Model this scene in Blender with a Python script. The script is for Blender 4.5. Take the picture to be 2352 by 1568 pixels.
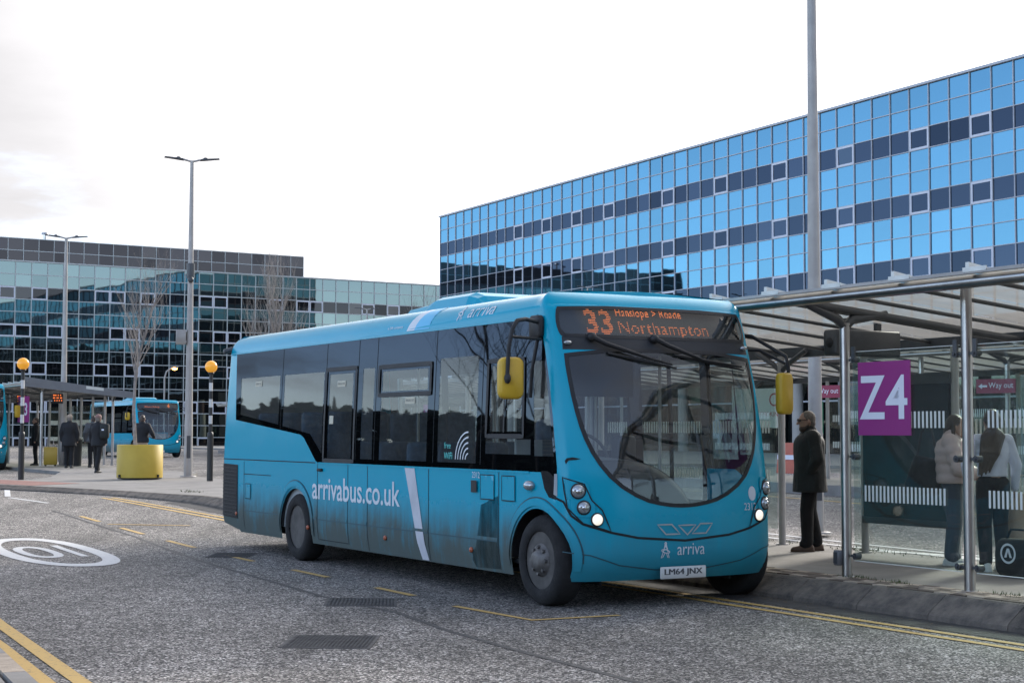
import bpy, bmesh, math, random
from math import pi, sin, cos, radians, hypot
from bisect import bisect_right
from mathutils import Vector, Matrix, noise
from mathutils.geometry import delaunay_2d_cdt
random.seed(7)
scene = bpy.context.scene
for o in list(bpy.data.objects): bpy.data.objects.remove(o)

# ------------------------------------------------------------------ camera
cam_d = bpy.data.cameras.new('camera'); cam = bpy.data.objects.new('camera', cam_d)
scene.collection.objects.link(cam)
cam_d.sensor_width = 22.3; cam_d.lens = 22.3*3690/2352
cam_d.clip_start = .1; cam_d.clip_end = 3000
PITCH = math.atan(209/3690)
cam.matrix_world = Matrix.Translation((0, 0, 1.62)) @ Matrix.Rotation(pi/2+PITCH, 4, 'X') @ Matrix.Rotation(0.0018, 4, 'Z')
scene.camera = cam

# ------------------------------------------------------------------ sky, sun, exposure
SUN_AZ, SUN_EL = radians(34), radians(24)            # azimuth to the right of the view direction (+Y)
world = bpy.data.worlds.new('World'); scene.world = world; world.use_nodes = True
wn = world.node_tree.nodes; wl = world.node_tree.links; wn.clear()
def N(nt, t, **k):
    n = nt.nodes.new(t)
    for a, b in k.items():
        if a.startswith('i_'):
            key = a[2:]; key = int(key) if key.isdigit() else key.replace('_', ' ')
            n.inputs[key].default_value = b
        else: setattr(n, a, b)
    return n
nt = world.node_tree
out = N(nt, 'ShaderNodeOutputWorld'); bg = N(nt, 'ShaderNodeBackground'); bg.inputs[1].default_value = .14
sky = N(nt, 'ShaderNodeTexSky', sky_type='NISHITA', sun_disc=False, sun_elevation=SUN_EL, sun_rotation=SUN_AZ, air_density=.7, dust_density=.0, ozone_density=2.5)
tc = N(nt, 'ShaderNodeTexCoord')
dot = N(nt, 'ShaderNodeVectorMath', operation='DOT_PRODUCT'); dot.inputs[1].default_value = (sin(SUN_AZ)*cos(SUN_EL), cos(SUN_AZ)*cos(SUN_EL), sin(SUN_EL))
wl.new(tc.outputs['Generated'], dot.inputs[0])
# clouds lie on a plane overhead: divide the direction by its height
sep = N(nt, 'ShaderNodeSeparateXYZ'); wl.new(tc.outputs['Generated'], sep.inputs[0])
zz = N(nt, 'ShaderNodeMath', operation='ADD'); zz.inputs[1].default_value = .12; wl.new(sep.outputs[2], zz.inputs[0])
zm = N(nt, 'ShaderNodeMath', operation='MAXIMUM'); zm.inputs[1].default_value = .1; wl.new(zz.outputs[0], zm.inputs[0])
dv = N(nt, 'ShaderNodeVectorMath', operation='DIVIDE'); cmb = N(nt, 'ShaderNodeCombineXYZ')
for i in range(3): wl.new(zm.outputs[0], cmb.inputs[i])
wl.new(tc.outputs['Generated'], dv.inputs[0]); wl.new(cmb.outputs[0], dv.inputs[1])
nz = N(nt, 'ShaderNodeTexNoise', i_Scale=1.1, i_Detail=7.0, i_Roughness=.58); wl.new(dv.outputs[0], nz.inputs['Vector'])
# thin cloud, thick round the sun and breaking up away from it
cov = N(nt, 'ShaderNodeMath', operation='MULTIPLY_ADD'); cov.inputs[1].default_value = 1.15; cov.inputs[2].default_value = -.08
wl.new(dot.outputs['Value'], cov.inputs[0])
nsc = N(nt, 'ShaderNodeMath', operation='MULTIPLY_ADD'); nsc.inputs[1].default_value = 1.5; nsc.inputs[2].default_value = -.72; wl.new(nz.outputs['Fac'], nsc.inputs[0])
cs = N(nt, 'ShaderNodeMath', operation='ADD', use_clamp=True); wl.new(cov.outputs[0], cs.inputs[0]); wl.new(nsc.outputs[0], cs.inputs[1])
ramp = N(nt, 'ShaderNodeMapRange', interpolation_type='SMOOTHSTEP'); wl.new(cs.outputs[0], ramp.inputs[0])
ramp.inputs[1].default_value = .08; ramp.inputs[2].default_value = .62
# cloud brightness: glare towards the sun
gl = N(nt, 'ShaderNodeMapRange', interpolation_type='SMOOTHSTEP'); wl.new(dot.outputs['Value'], gl.inputs[0])
gl.inputs[1].default_value = .60; gl.inputs[2].default_value = .95; gl.inputs[3].default_value = 1.98; gl.inputs[4].default_value = 8.0
nb = N(nt, 'ShaderNodeTexNoise', i_Scale=2.4, i_Detail=6.0, i_Roughness=.55); wl.new(dv.outputs[0], nb.inputs['Vector'])
nbm = N(nt, 'ShaderNodeMapRange'); wl.new(nb.outputs['Fac'], nbm.inputs[0]); nbm.inputs[1].default_value = .3; nbm.inputs[2].default_value = .7; nbm.inputs[3].default_value = .92; nbm.inputs[4].default_value = 1.07
gm = N(nt, 'ShaderNodeMath', operation='MULTIPLY'); wl.new(gl.outputs[0], gm.inputs[0]); wl.new(nbm.outputs[0], gm.inputs[1])
cc = N(nt, 'ShaderNodeVectorMath', operation='SCALE'); cc.inputs[0].default_value = (1.0, .98, 1.0); wl.new(gm.outputs[0], cc.inputs['Scale'])
mixc = N(nt, 'ShaderNodeMix', data_type='RGBA'); wl.new(ramp.outputs[0], mixc.inputs['Factor'])
veil = N(nt, 'ShaderNodeHueSaturation'); veil.inputs['Saturation'].default_value = .70; veil.inputs['Value'].default_value = 1.2; wl.new(sky.outputs[0], veil.inputs['Color'])
wl.new(veil.outputs[0], mixc.inputs[6]); wl.new(cc.outputs[0], mixc.inputs[7])
wl.new(mixc.outputs[2], bg.inputs[0]); wl.new(bg.outputs[0], out.inputs[0])

sun_d = bpy.data.lights.new('sun', 'SUN'); sun_d.energy = 1.5; sun_d.angle = radians(10); sun_d.color = (1, .94, .85)
sun = bpy.data.objects.new('sun', sun_d); scene.collection.objects.link(sun)
sv = Vector((sin(SUN_AZ)*cos(SUN_EL), cos(SUN_AZ)*cos(SUN_EL), sin(SUN_EL)))
sun.rotation_euler = sv.to_track_quat('Z', 'Y').to_euler(); sun.location = (40, 60, 60)
vs = scene.view_settings; vs.view_transform = 'Standard'; vs.look = 'None'; vs.gamma = 1; vs.exposure = 1.62; vs.use_curve_mapping = False
scene.cycles.max_bounces = 10; scene.cycles.transparent_max_bounces = 24; scene.cycles.glossy_bounces = 5

# ------------------------------------------------------------------ frames of reference
PHI = radians(29.5); CP, SP = cos(PHI), sin(PHI)
ROT = PHI-pi/2                                         # local x = towards the front of the bus, local y = away over the platform
def AB(a, b, z=0.): return Vector((CP*b-SP*a, CP*a+SP*b, z))
def toab(x, y): return (-SP*x+CP*y, CP*x+SP*y)
def sst(u):
    u = min(1, max(0, u)); return u*u*(3-2*u)
def zg(x, y): return .3*sst((y-20)/17.)                # the ground rises gently beyond the bus
def zab(a, b):
    p = AB(a, b); return zg(p.x, p.y)

# ------------------------------------------------------------------ object helpers
COL = scene.collection
def setp(o, label=None, cat=None, group=None, kind=None):
    for k, v in (('label', label), ('category', cat), ('group', group), ('kind', kind)):
        if v: o[k] = v
    return o
def thing(name, label, cat, loc=(0, 0, 0), rotz=0., group=None, kind=None):
    o = bpy.data.objects.new(name, None); COL.objects.link(o); o.empty_display_size = .2
    o.location = loc; o.rotation_euler = (0, 0, rotz)
    return setp(o, label, cat, group, kind)
def link(name, me, parent=None, loc=None, rot=None):
    o = bpy.data.objects.new(name, me); COL.objects.link(o)
    if parent: o.parent = parent
    if loc is not None: o.location = loc
    if rot is not None: o.rotation_euler = rot
    return o
class MB:
    def __init__(s): s.v = []; s.f = []; s.sm = []
    def add(s, vs, fs, smooth=False):
        n = len(s.v); s.v += [tuple(p) for p in vs]; s.f += [tuple(i+n for i in f) for f in fs]; s.sm += [smooth]*len(fs); return s
    def box(s, c, d, rz=0., ry=0., rx=0.):
        m = Matrix.Rotation(rz, 3, 'Z') @ Matrix.Rotation(ry, 3, 'Y') @ Matrix.Rotation(rx, 3, 'X'); c = Vector(c)
        vs = [c+m @ Vector((x*d[0]/2, y*d[1]/2, z*d[2]/2)) for x in (-1, 1) for y in (-1, 1) for z in (-1, 1)]
        return s.add(vs, [(0, 1, 3, 2), (4, 6, 7, 5), (0, 4, 5, 1), (2, 3, 7, 6), (0, 2, 6, 4), (1, 5, 7, 3)])
    def bx(s, x0, x1, y0, y1, z0, z1): return s.box(((x0+x1)/2, (y0+y1)/2, (z0+z1)/2), (abs(x1-x0), abs(y1-y0), abs(z1-z0)))
    def rbox(s, c, d, r, n=3, rz=0., axis='x'):
        # box with rounded edges in the plane perpendicular to axis, chamfered ends
        pts = []
        ax = {'x': (1, 2, 0), 'y': (2, 0, 1), 'z': (0, 1, 2)}[axis]
        hu, hv, hw = d[ax[0]]/2, d[ax[1]]/2, d[ax[2]]/2
        rr = min(r, hu, hv)
        for q, (su, sv_) in enumerate(((1, 1), (-1, 1), (-1, -1), (1, -1))):
            for i in range(n+1):
                t = q*pi/2+pi/2*i/n
                pts.append((su*(hu-rr)+rr*cos(t), sv_*(hv-rr)+rr*sin(t), su, sv_))
        rings = []
        ch = min(rr*.5, hw*.4)
        for w, k in ((-hw, 1), (-hw+ch, 0), (hw-ch, 0), (hw, 1)):
            ring = []
            for (u, v, su, sv_) in pts:
                uu = u*(1-k*ch/hu) if hu else u; vv = v*(1-k*ch/hv) if hv else v
                p = [0, 0, 0]; p[ax[0]] = uu; p[ax[1]] = vv; p[ax[2]] = w; ring.append(Vector(p))
            rings.append(ring)
        m = Matrix.Rotation(rz, 3, 'Z'); c = Vector(c); L = len(pts)
        vs = [c+m @ p for ring in rings for p in ring]
        fs = [(i*L+j, i*L+(j+1) % L, (i+1)*L+(j+1) % L, (i+1)*L+j) for i in range(3) for j in range(L)]
        fs += [tuple(range(L))[::-1], tuple(range(3*L, 4*L))]
        return s.add(vs, fs, True)
    def cyl(s, p0, p1, r0, r1=None, n=12, cap=True):
        r1 = r0 if r1 is None else r1; p0 = Vector(p0); p1 = Vector(p1); d = (p1-p0)
        if d.length < 1e-6: return s
        d.normalize(); u = d.orthogonal().normalized(); w = d.cross(u)
        vs = [p+(u*cos(2*pi*i/n)+w*sin(2*pi*i/n))*r for p, r in ((p0, r0), (p1, r1)) for i in range(n)]
        k = len(s.v); s.add(vs, [(i, (i+1) % n, n+(i+1) % n, n+i) for i in range(n)], True)
        if cap: s.add(vs, [tuple(range(n))[::-1], tuple(range(n, 2*n))])
        return s
    def tube(s, path, r, n=8, cap=True):
        path = [Vector(p) for p in path]; rs = r if isinstance(r, (list, tuple)) else [r]*len(path)
        vs = []; u = None
        for i, p in enumerate(path):
            d = (path[min(i+1, len(path)-1)]-path[max(i-1, 0)])
            if d.length < 1e-9: d = Vector((0, 0, 1))
            d.normalize()
            if u is None: u = d.orthogonal().normalized()
            u = (u-d*u.dot(d)); u = u.normalized() if u.length > 1e-6 else d.orthogonal().normalized()
            w = d.cross(u)
            vs += [p+(u*cos(2*pi*k/n)+w*sin(2*pi*k/n))*rs[i] for k in range(n)]
        fs = [(i*n+k, i*n+(k+1) % n, (i+1)*n+(k+1) % n, (i+1)*n+k) for i in range(len(path)-1) for k in range(n)]
        s.add(vs, fs, True)
        if cap: s.add(vs, [tuple(range(n))[::-1], tuple(range((len(path)-1)*n, len(path)*n))])
        return s
    def lathe(s, prof, c=(0, 0, 0), axis='z', n=24, caps=True):
        # prof: (radius, height) list
        c = Vector(c); vs = []
        for r, h in prof:
            for i in range(n):
                t = 2*pi*i/n; p = (r*cos(t), r*sin(t), h)
                if axis == 'x': p = (h, r*cos(t), r*sin(t))
                if axis == 'y': p = (r*sin(t), h, r*cos(t))
                vs.append(c+Vector(p))
        fs = [(i*n+k, i*n+(k+1) % n, (i+1)*n+(k+1) % n, (i+1)*n+k) for i in range(len(prof)-1) for k in range(n)]
        s.add(vs, fs, True)
        if not caps: return s
        if prof[0][0] > 1e-4: s.add(vs[:n], [tuple(range(n))[::-1]])
        if prof[-1][0] > 1e-4: s.add(vs[-n:], [tuple(range(n))])
        return s
    def prism(s, poly, z0, z1):
        n = len(poly); vs = [(x, y, z0) for x, y in poly]+[(x, y, z1) for x, y in poly]
        return s.add(vs, [tuple(range(n))[::-1], tuple(range(n, 2*n))]+[(i, (i+1) % n, n+(i+1) % n, n+i) for i in range(n)])
    def ell(s, c, r, n=12, m=8, rot=None):
        c = Vector(c); vs = []
        for i in range(m+1):
            t = pi*i/m
            for k in range(n):
                p = Vector((r[0]*sin(t)*cos(2*pi*k/n), r[1]*sin(t)*sin(2*pi*k/n), r[2]*cos(t)))
                vs.append(c+(rot @ p if rot else p))
        fs = [(i*n+k, (i+1)*n+k, (i+1)*n+(k+1) % n, i*n+(k+1) % n) for i in range(m) for k in range(n)]
        return s.add(vs, fs, True)
    def cap(s, p0, p1, r0, r1=None, n=10):
        # tapered capsule, closed
        r1 = r0 if r1 is None else r1; p0 = Vector(p0); p1 = Vector(p1); d = (p1-p0)
        if d.length < 1e-5: return s.ell(p0, (r0,)*3, n, 6)
        d.normalize(); u = d.orthogonal().normalized(); w = d.cross(u); vs = []; rows = []
        for i in range(5): t = pi/2*i/4; rows.append((p0-d*r0*cos(t), max(r0*sin(t), 1e-4)))
        for i in range(5): t = pi/2*i/4; rows.append((p1+d*r1*sin(t), max(r1*cos(t), 1e-4)))
        for p, r in rows: vs += [p+(u*cos(2*pi*k/n)+w*sin(2*pi*k/n))*r for k in range(n)]
        fs = [(i*n+k, i*n+(k+1) % n, (i+1)*n+(k+1) % n, (i+1)*n+k) for i in range(len(rows)-1) for k in range(n)]
        fs += [tuple(range(n))[::-1], tuple(range((len(rows)-1)*n, len(rows)*n))]
        return s.add(vs, fs, True)
    def loft(s, rings):
        n = len(rings[0]); s.add([p for r in rings for p in r], [(i*n+k, i*n+(k+1) % n, (i+1)*n+(k+1) % n, (i+1)*n+k) for i in range(len(rings)-1) for k in range(n)], True)
        s.add([p for r in rings for p in r], [tuple(range(n))[::-1], tuple(range((len(rings)-1)*n, len(rings)*n))]); return s
    def mesh(s, name, mat):
        me = bpy.data.meshes.new(name); me.from_pydata(s.v, [], s.f)
        me.polygons.foreach_set('use_smooth', s.sm); me.materials.append(mat); me.update(); return me
    def build(s, name, mat, parent=None, loc=None, rot=None): return link(name, s.mesh(name, mat), parent, loc, rot)
def copy_tree(o, parent=None, loc=None, rotz=None):
    c = o.copy(); COL.objects.link(c); c.parent = parent
    if loc is not None: c.location = loc
    if rotz is not None: c.rotation_euler = (0, 0, rotz)
    for ch in list(o.children): copy_tree(ch, c)
    return c

# ------------------------------------------------------------------ materials
def newmat(name):
    m = bpy.data.materials.new(name); m.use_nodes = True; nt = m.node_tree; nt.nodes.clear()
    o = N(nt, 'ShaderNodeOutputMaterial'); return m, nt, o
def pm(name, col, rough=.5, metal=0., var=0., vscale=3., bump=0., bscale=60., coat=0., emit=None, estr=0., spec=.5, col2=None, rnd=0.):
    m, nt, o = newmat(name); L = nt.links
    b = N(nt, 'ShaderNodeBsdfPrincipled'); L.new(b.outputs[0], o.inputs[0])
    b.inputs['Base Color'].default_value = (*col, 1); b.inputs['Roughness'].default_value = rough; b.inputs['Metallic'].default_value = metal
    b.inputs['Coat Weight'].default_value = coat; b.inputs['Coat Roughness'].default_value = .08; b.inputs['Specular IOR Level'].default_value = spec
    if emit: b.inputs['Emission Color'].default_value = (*emit, 1); b.inputs['Emission Strength'].default_value = estr
    if var or bump: t = N(nt, 'ShaderNodeTexCoord')
    if var:
        n = N(nt, 'ShaderNodeTexNoise', i_Scale=vscale, i_Detail=6., i_Roughness=.6); L.new(t.outputs['Object'], n.inputs['Vector'])
        mr = N(nt, 'ShaderNodeMapRange'); L.new(n.outputs['Fac'], mr.inputs[0]); mr.inputs[1].default_value = .3; mr.inputs[2].default_value = .7
        mx = N(nt, 'ShaderNodeMix', data_type='RGBA'); L.new(mr.outputs[0], mx.inputs['Factor'])
        c2 = col2 if col2 else tuple(c*(1-var) for c in col)
        mx.inputs[6].default_value = (*col, 1); mx.inputs[7].default_value = (*c2, 1); L.new(mx.outputs[2], b.inputs['Base Color'])
        rr = N(nt, 'ShaderNodeMath', operation='MULTIPLY_ADD', use_clamp=True); rr.inputs[1].default_value = .18*var*2; rr.inputs[2].default_value = rough-.05
        L.new(n.outputs['Fac'], rr.inputs[0]); L.new(rr.outputs[0], b.inputs['Roughness'])
    if rnd and var:
        oi = N(nt, 'ShaderNodeObjectInfo'); mr2 = N(nt, 'ShaderNodeMapRange'); L.new(oi.outputs['Random'], mr2.inputs[0]); mr2.inputs[3].default_value = 1-rnd; mr2.inputs[4].default_value = 1+rnd
        sc2 = N(nt, 'ShaderNodeVectorMath', operation='SCALE'); L.new(mx.outputs[2], sc2.inputs[0]); L.new(mr2.outputs[0], sc2.inputs['Scale']); L.new(sc2.outputs[0], b.inputs['Base Color'])
    if bump:
        n2 = N(nt, 'ShaderNodeTexNoise', i_Scale=bscale, i_Detail=4.); L.new(t.outputs['Object'], n2.inputs['Vector'])
        bp = N(nt, 'ShaderNodeBump', i_Strength=bump, i_Distance=.02); L.new(n2.outputs['Fac'], bp.inputs['Height']); L.new(bp.outputs[0], b.inputs['Normal'])
    return m
def glass(name, tint, refl=1., rough=.02, wav=0., wscale=1.5, ior=1.5, dirt=0., k0=1.6):
    # thin pane: transmission straight through, reflection by Fresnel
    m, nt, o = newmat(name); L = nt.links
    tr = N(nt, 'ShaderNodeBsdfTransparent'); tr.inputs[0].default_value = (*tint, 1)
    g = N(nt, 'ShaderNodeBsdfGlossy'); g.inputs['Roughness'].default_value = rough; g.inputs[0].default_value = (refl, refl, refl, 1)
    f = N(nt, 'ShaderNodeLayerWeight', i_Blend=.5); mx = N(nt, 'ShaderNodeMixShader')
    pw = N(nt, 'ShaderNodeMath', operation='POWER'); pw.inputs[1].default_value = 4.5; L.new(f.outputs['Facing'], pw.inputs[0])
    f0 = ((ior-1)/(ior+1))**2*k0; sch = N(nt, 'ShaderNodeMath', operation='MULTIPLY_ADD'); sch.inputs[1].default_value = 1-f0; sch.inputs[2].default_value = f0; L.new(pw.outputs[0], sch.inputs[0])
    L.new(sch.outputs[0], mx.inputs[0]); L.new(tr.outputs[0], mx.inputs[1]); L.new(g.outputs[0], mx.inputs[2])
    if wav:
        t = N(nt, 'ShaderNodeTexCoord'); n2 = N(nt, 'ShaderNodeTexNoise', i_Scale=wscale, i_Detail=1.); L.new(t.outputs['Object'], n2.inputs['Vector'])
        bp = N(nt, 'ShaderNodeBump', i_Strength=wav, i_Distance=.05); L.new(n2.outputs['Fac'], bp.inputs['Height'])
        L.new(bp.outputs[0], g.inputs['Normal']); L.new(bp.outputs[0], f.inputs['Normal'])
    fin = mx
    if dirt:
        d = N(nt, 'ShaderNodeBsdfDiffuse'); d.inputs[0].default_value = (.5, .48, .44, 1); m2 = N(nt, 'ShaderNodeMixShader')
        t = N(nt, 'ShaderNodeTexCoord'); n3 = N(nt, 'ShaderNodeTexNoise', i_Scale=2.2, i_Detail=6., i_Roughness=.7); L.new(t.outputs['Object'], n3.inputs['Vector'])
        mm = N(nt, 'ShaderNodeMath', operation='MULTIPLY'); mm.inputs[1].default_value = dirt*2; L.new(n3.outputs['Fac'], mm.inputs[0])
        L.new(mm.outputs[0], m2.inputs[0]); L.new(mx.outputs[0], m2.inputs[1]); L.new(d.outputs[0], m2.inputs[2]); fin = m2
    L.new(fin.outputs[0], o.inputs[0]); return m
def mirror_glass(name, col, rough=.02, wav=.02, wscale=.8, base=(.02, .025, .03), mixf=.8, pv=(.86, 1.08)):
    # coated facade glass: tinted mirror over a dark body
    m, nt, o = newmat(name); L = nt.links
    g = N(nt, 'ShaderNodeBsdfGlossy'); g.inputs['Roughness'].default_value = rough; g.inputs[0].default_value = (*col, 1)
    d = N(nt, 'ShaderNodeBsdfDiffuse'); d.inputs[0].default_value = (*base, 1)
    mx = N(nt, 'ShaderNodeMixShader'); L.new(d.outputs[0], mx.inputs[1]); L.new(g.outputs[0], mx.inputs[2])
    lw = N(nt, 'ShaderNodeFresnel', i_IOR=1.5); mr = N(nt, 'ShaderNodeMapRange'); L.new(lw.outputs[0], mr.inputs[0]); mr.inputs[3].default_value = mixf; mr.inputs[4].default_value = 1.
    L.new(mr.outputs[0], mx.inputs[0])
    oi = N(nt, 'ShaderNodeObjectInfo'); t = N(nt, 'ShaderNodeTexCoord')
    rv = N(nt, 'ShaderNodeMath', operation='MULTIPLY'); rv.inputs[1].default_value = 57.; L.new(oi.outputs['Random'], rv.inputs[0])
    ad = N(nt, 'ShaderNodeVectorMath', operation='ADD'); L.new(t.outputs['Object'], ad.inputs[0]); L.new(rv.outputs[0], ad.inputs[1])
    n2 = N(nt, 'ShaderNodeTexNoise', i_Scale=wscale, i_Detail=1.); L.new(ad.outputs[0], n2.inputs['Vector'])
    bp = N(nt, 'ShaderNodeBump', i_Strength=wav, i_Distance=.25); L.new(n2.outputs['Fac'], bp.inputs['Height'])
    L.new(bp.outputs[0], g.inputs['Normal']); L.new(mx.outputs[0], o.inputs[0])
    # panes differ a little
    v = N(nt, 'ShaderNodeMapRange'); L.new(oi.outputs['Random'], v.inputs[0]); v.inputs[3].default_value = pv[0]; v.inputs[4].default_value = pv[1]
    vm = N(nt, 'ShaderNodeVectorMath', operation='SCALE'); vm.inputs[0].default_value = col; L.new(v.outputs[0], vm.inputs['Scale']); L.new(vm.outputs[0], g.inputs[0])
    return m
M = {}
def asphalt():
    m, nt, o = newmat('chipped asphalt'); L = nt.links
    b = N(nt, 'ShaderNodeBsdfPrincipled'); L.new(b.outputs[0], o.inputs[0]); b.inputs['Roughness'].default_value = .82; b.inputs['Specular IOR Level'].default_value = .35
    t = N(nt, 'ShaderNodeTexCoord')
    v = N(nt, 'ShaderNodeTexVoronoi', i_Scale=72., i_Randomness=1.); L.new(t.outputs['Object'], v.inputs['Vector'])
    sp_ = N(nt, 'ShaderNodeSeparateColor'); L.new(v.outputs['Color'], sp_.inputs[0])
    cr = N(nt, 'ShaderNodeValToRGB'); L.new(sp_.outputs[0], cr.inputs[0]); e = cr.color_ramp.elements
    e[0].position = 0; e[0].color = (.030, .028, .027, 1); e[1].position = 1; e[1].color = (.82, .765, .70, 1)
    for p, c in ((.42, (.062, .057, .053, 1)), (.58, (.215, .195, .172, 1)), (.80, (.35, .315, .28, 1))):
        x = e.new(p); x.color = c
    # patches where the chippings are worn away
    n = N(nt, 'ShaderNodeTexNoise', i_Scale=.35, i_Detail=8., i_Roughness=.68); L.new(t.outputs['Object'], n.inputs['Vector'])
    mr = N(nt, 'ShaderNodeMapRange'); L.new(n.outputs['Fac'], mr.inputs[0]); mr.inputs[1].default_value = .38; mr.inputs[2].default_value = .66; mr.inputs[3].default_value = .80; mr.inputs[4].default_value = 1.22
    sc = N(nt, 'ShaderNodeVectorMath', operation='SCALE'); L.new(cr.outputs[0], sc.inputs[0]); L.new(mr.outputs[0], sc.inputs['Scale'])
    n3 = N(nt, 'ShaderNodeTexNoise', i_Scale=7., i_Detail=5., i_Roughness=.7); L.new(t.outputs['Object'], n3.inputs['Vector'])
    m3 = N(nt, 'ShaderNodeMapRange'); L.new(n3.outputs['Fac'], m3.inputs[0]); m3.inputs[1].default_value = .42; m3.inputs[2].default_value = .52; m3.inputs[3].default_value = .62; m3.inputs[4].default_value = 1.
    s3 = N(nt, 'ShaderNodeVectorMath', operation='SCALE'); L.new(sc.outputs[0], s3.inputs[0]); L.new(m3.outputs[0], s3.inputs['Scale'])
    # tar seams
    w = N(nt, 'ShaderNodeTexNoise', i_Scale=.9, i_Detail=3.); L.new(t.outputs['Object'], w.inputs['Vector'])
    # oil and tyre darkening in broad drifts
    mp = N(nt, 'ShaderNodeMapping'); mp.inputs['Rotation'].default_value = (0, 0, -PHI); mp.inputs['Scale'].default_value = (1.2, .16, 1); L.new(t.outputs['Object'], mp.inputs[0])
    n4 = N(nt, 'ShaderNodeTexNoise', i_Scale=.8, i_Detail=5., i_Roughness=.6); L.new(mp.outputs[0], n4.inputs['Vector'])
    m4 = N(nt, 'ShaderNodeMapRange'); L.new(n4.outputs['Fac'], m4.inputs[0]); m4.inputs[1].default_value = .35; m4.inputs[2].default_value = .62; m4.inputs[3].default_value = .66; m4.inputs[4].default_value = 1.1
    s4 = N(nt, 'ShaderNodeVectorMath', operation='SCALE'); L.new(s3.outputs[0], s4.inputs[0]); L.new(m4.outputs[0], s4.inputs['Scale'])
    L.new(s4.outputs[0], b.inputs['Base Color'])
    bp = N(nt, 'ShaderNodeBump', i_Strength=.5, i_Distance=.012); L.new(sp_.outputs[0], bp.inputs['Height']); L.new(bp.outputs[0], b.inputs['Normal'])
    return m
M['asphalt'] = asphalt()
M['paving'] = pm('concrete paving', (.25, .235, .215), .85, var=.35, vscale=1.6, bump=.25, bscale=90)
M['kerb'] = pm('kerb concrete', (.175, .145, .115), .9, var=.55, vscale=7., bump=.8, bscale=60, col2=(.062, .055, .048), rnd=.22)
M['block_a'] = pm('brown block', (.13, .095, .07), .85, var=.4, vscale=9., bump=.4)
M['block_b'] = pm('buff block', (.42, .34, .26), .85, var=.4, vscale=9., bump=.4)
M['tactile'] = pm('red tactile paving', (.30, .15, .12), .85, var=.4, vscale=8., bump=.4)
M['channel'] = pm('worn channel', (.055, .052, .05), .8, var=.5, vscale=6., bump=.5, bscale=70)
def paint(name, col, wear=.45):
    m, nt, o = newmat(name); L = nt.links
    b = N(nt, 'ShaderNodeBsdfPrincipled'); b.inputs['Roughness'].default_value = .7
    t = N(nt, 'ShaderNodeTexCoord'); n = N(nt, 'ShaderNodeTexNoise', i_Scale=22., i_Detail=6., i_Roughness=.75); L.new(t.outputs['Object'], n.inputs['Vector'])
    cr = N(nt, 'ShaderNodeMapRange'); L.new(n.outputs['Fac'], cr.inputs[0]); cr.inputs[1].default_value = wear-.05; cr.inputs[2].default_value = wear+.06
    mx = N(nt, 'ShaderNodeMix', data_type='RGBA'); L.new(cr.outputs[0], mx.inputs['Factor']); mx.inputs[6].default_value = (.09, .085, .08, 1); mx.inputs[7].default_value = (*col, 1)
    L.new(mx.outputs[2], b.inputs['Base Color']); L.new(b.outputs[0], o.inputs[0]); return m
M['yellow_line'] = paint('yellow road paint', (.52, .33, .09), .38)
M['yellow_worn'] = paint('worn yellow road paint', (.50, .32, .10), .38)
M['white_line'] = paint('white road paint', (.55, .54, .52), .36)
M['steel'] = pm('brushed stainless steel', (.42, .41, .40), .32, 1., var=.25, vscale=4.)
M['galv'] = pm('galvanised grey post', (.40, .375, .35), .5, .15, var=.3, vscale=2.)
M['dgrey'] = pm('dark grey coated steel', (.075, .078, .082), .45, .2, var=.3)
M['black'] = pm('black rubber', (.012, .012, .013), .6, var=.3)
M['blackgloss'] = pm('black gloss', (.010, .011, .013), .12)
M['blackpole'] = pm('black pole paint', (.018, .017, .016), .45, var=.3)
M['whitepole'] = pm('white pole paint', (.62, .61, .58), .5, var=.25)
M['amber'] = pm('amber globe', (.72, .32, .03), .25, var=.12, vscale=6., emit=(1, .42, .03), estr=.12)
M['planter'] = pm('yellow planter paint', (.50, .34, .03), .55, var=.18, vscale=2.)
M['soil'] = pm('soil', (.05, .035, .025), .95)
M['bark'] = pm('pale bark', (.33, .29, .26), .85, var=.5, vscale=9.)
M['darkbark'] = pm('dark bark', (.055, .045, .04), .9, var=.4, vscale=9.)
M['moss'] = pm('weeds', (.06, .09, .025), .9, var=.5, vscale=20.)
M['glassclear'] = glass('shelter glass', (.86, .91, .89), .9, .02, dirt=.018, k0=.8)
M['polycarb'] = None
m, nt, o = newmat('frosted roof glazing'); L = nt.links
_t = N(nt, 'ShaderNodeBsdfTranslucent'); _t.inputs[0].default_value = (.40, .375, .325, 1); _d = N(nt, 'ShaderNodeBsdfDiffuse'); _d.inputs[0].default_value = (.38, .36, .32, 1)
_p = N(nt, 'ShaderNodeBsdfTransparent'); _p.inputs[0].default_value = (.75, .78, .76, 1)
_m1 = N(nt, 'ShaderNodeMixShader'); _m1.inputs[0].default_value = .3; L.new(_t.outputs[0], _m1.inputs[1]); L.new(_d.outputs[0], _m1.inputs[2])
_m2 = N(nt, 'ShaderNodeMixShader'); _tc = N(nt, 'ShaderNodeTexCoord'); _n = N(nt, 'ShaderNodeTexNoise', i_Scale=1.2, i_Detail=6., i_Roughness=.7); L.new(_tc.outputs['Object'], _n.inputs['Vector'])
_r = N(nt, 'ShaderNodeMapRange'); L.new(_n.outputs['Fac'], _r.inputs[0]); _r.inputs[1].default_value = .3; _r.inputs[2].default_value = .7; _r.inputs[3].default_value = .30; _r.inputs[4].default_value = .18
L.new(_r.outputs[0], _m2.inputs[0]); L.new(_m1.outputs[0], _m2.inputs[1]); L.new(_p.outputs[0], _m2.inputs[2])
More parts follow.
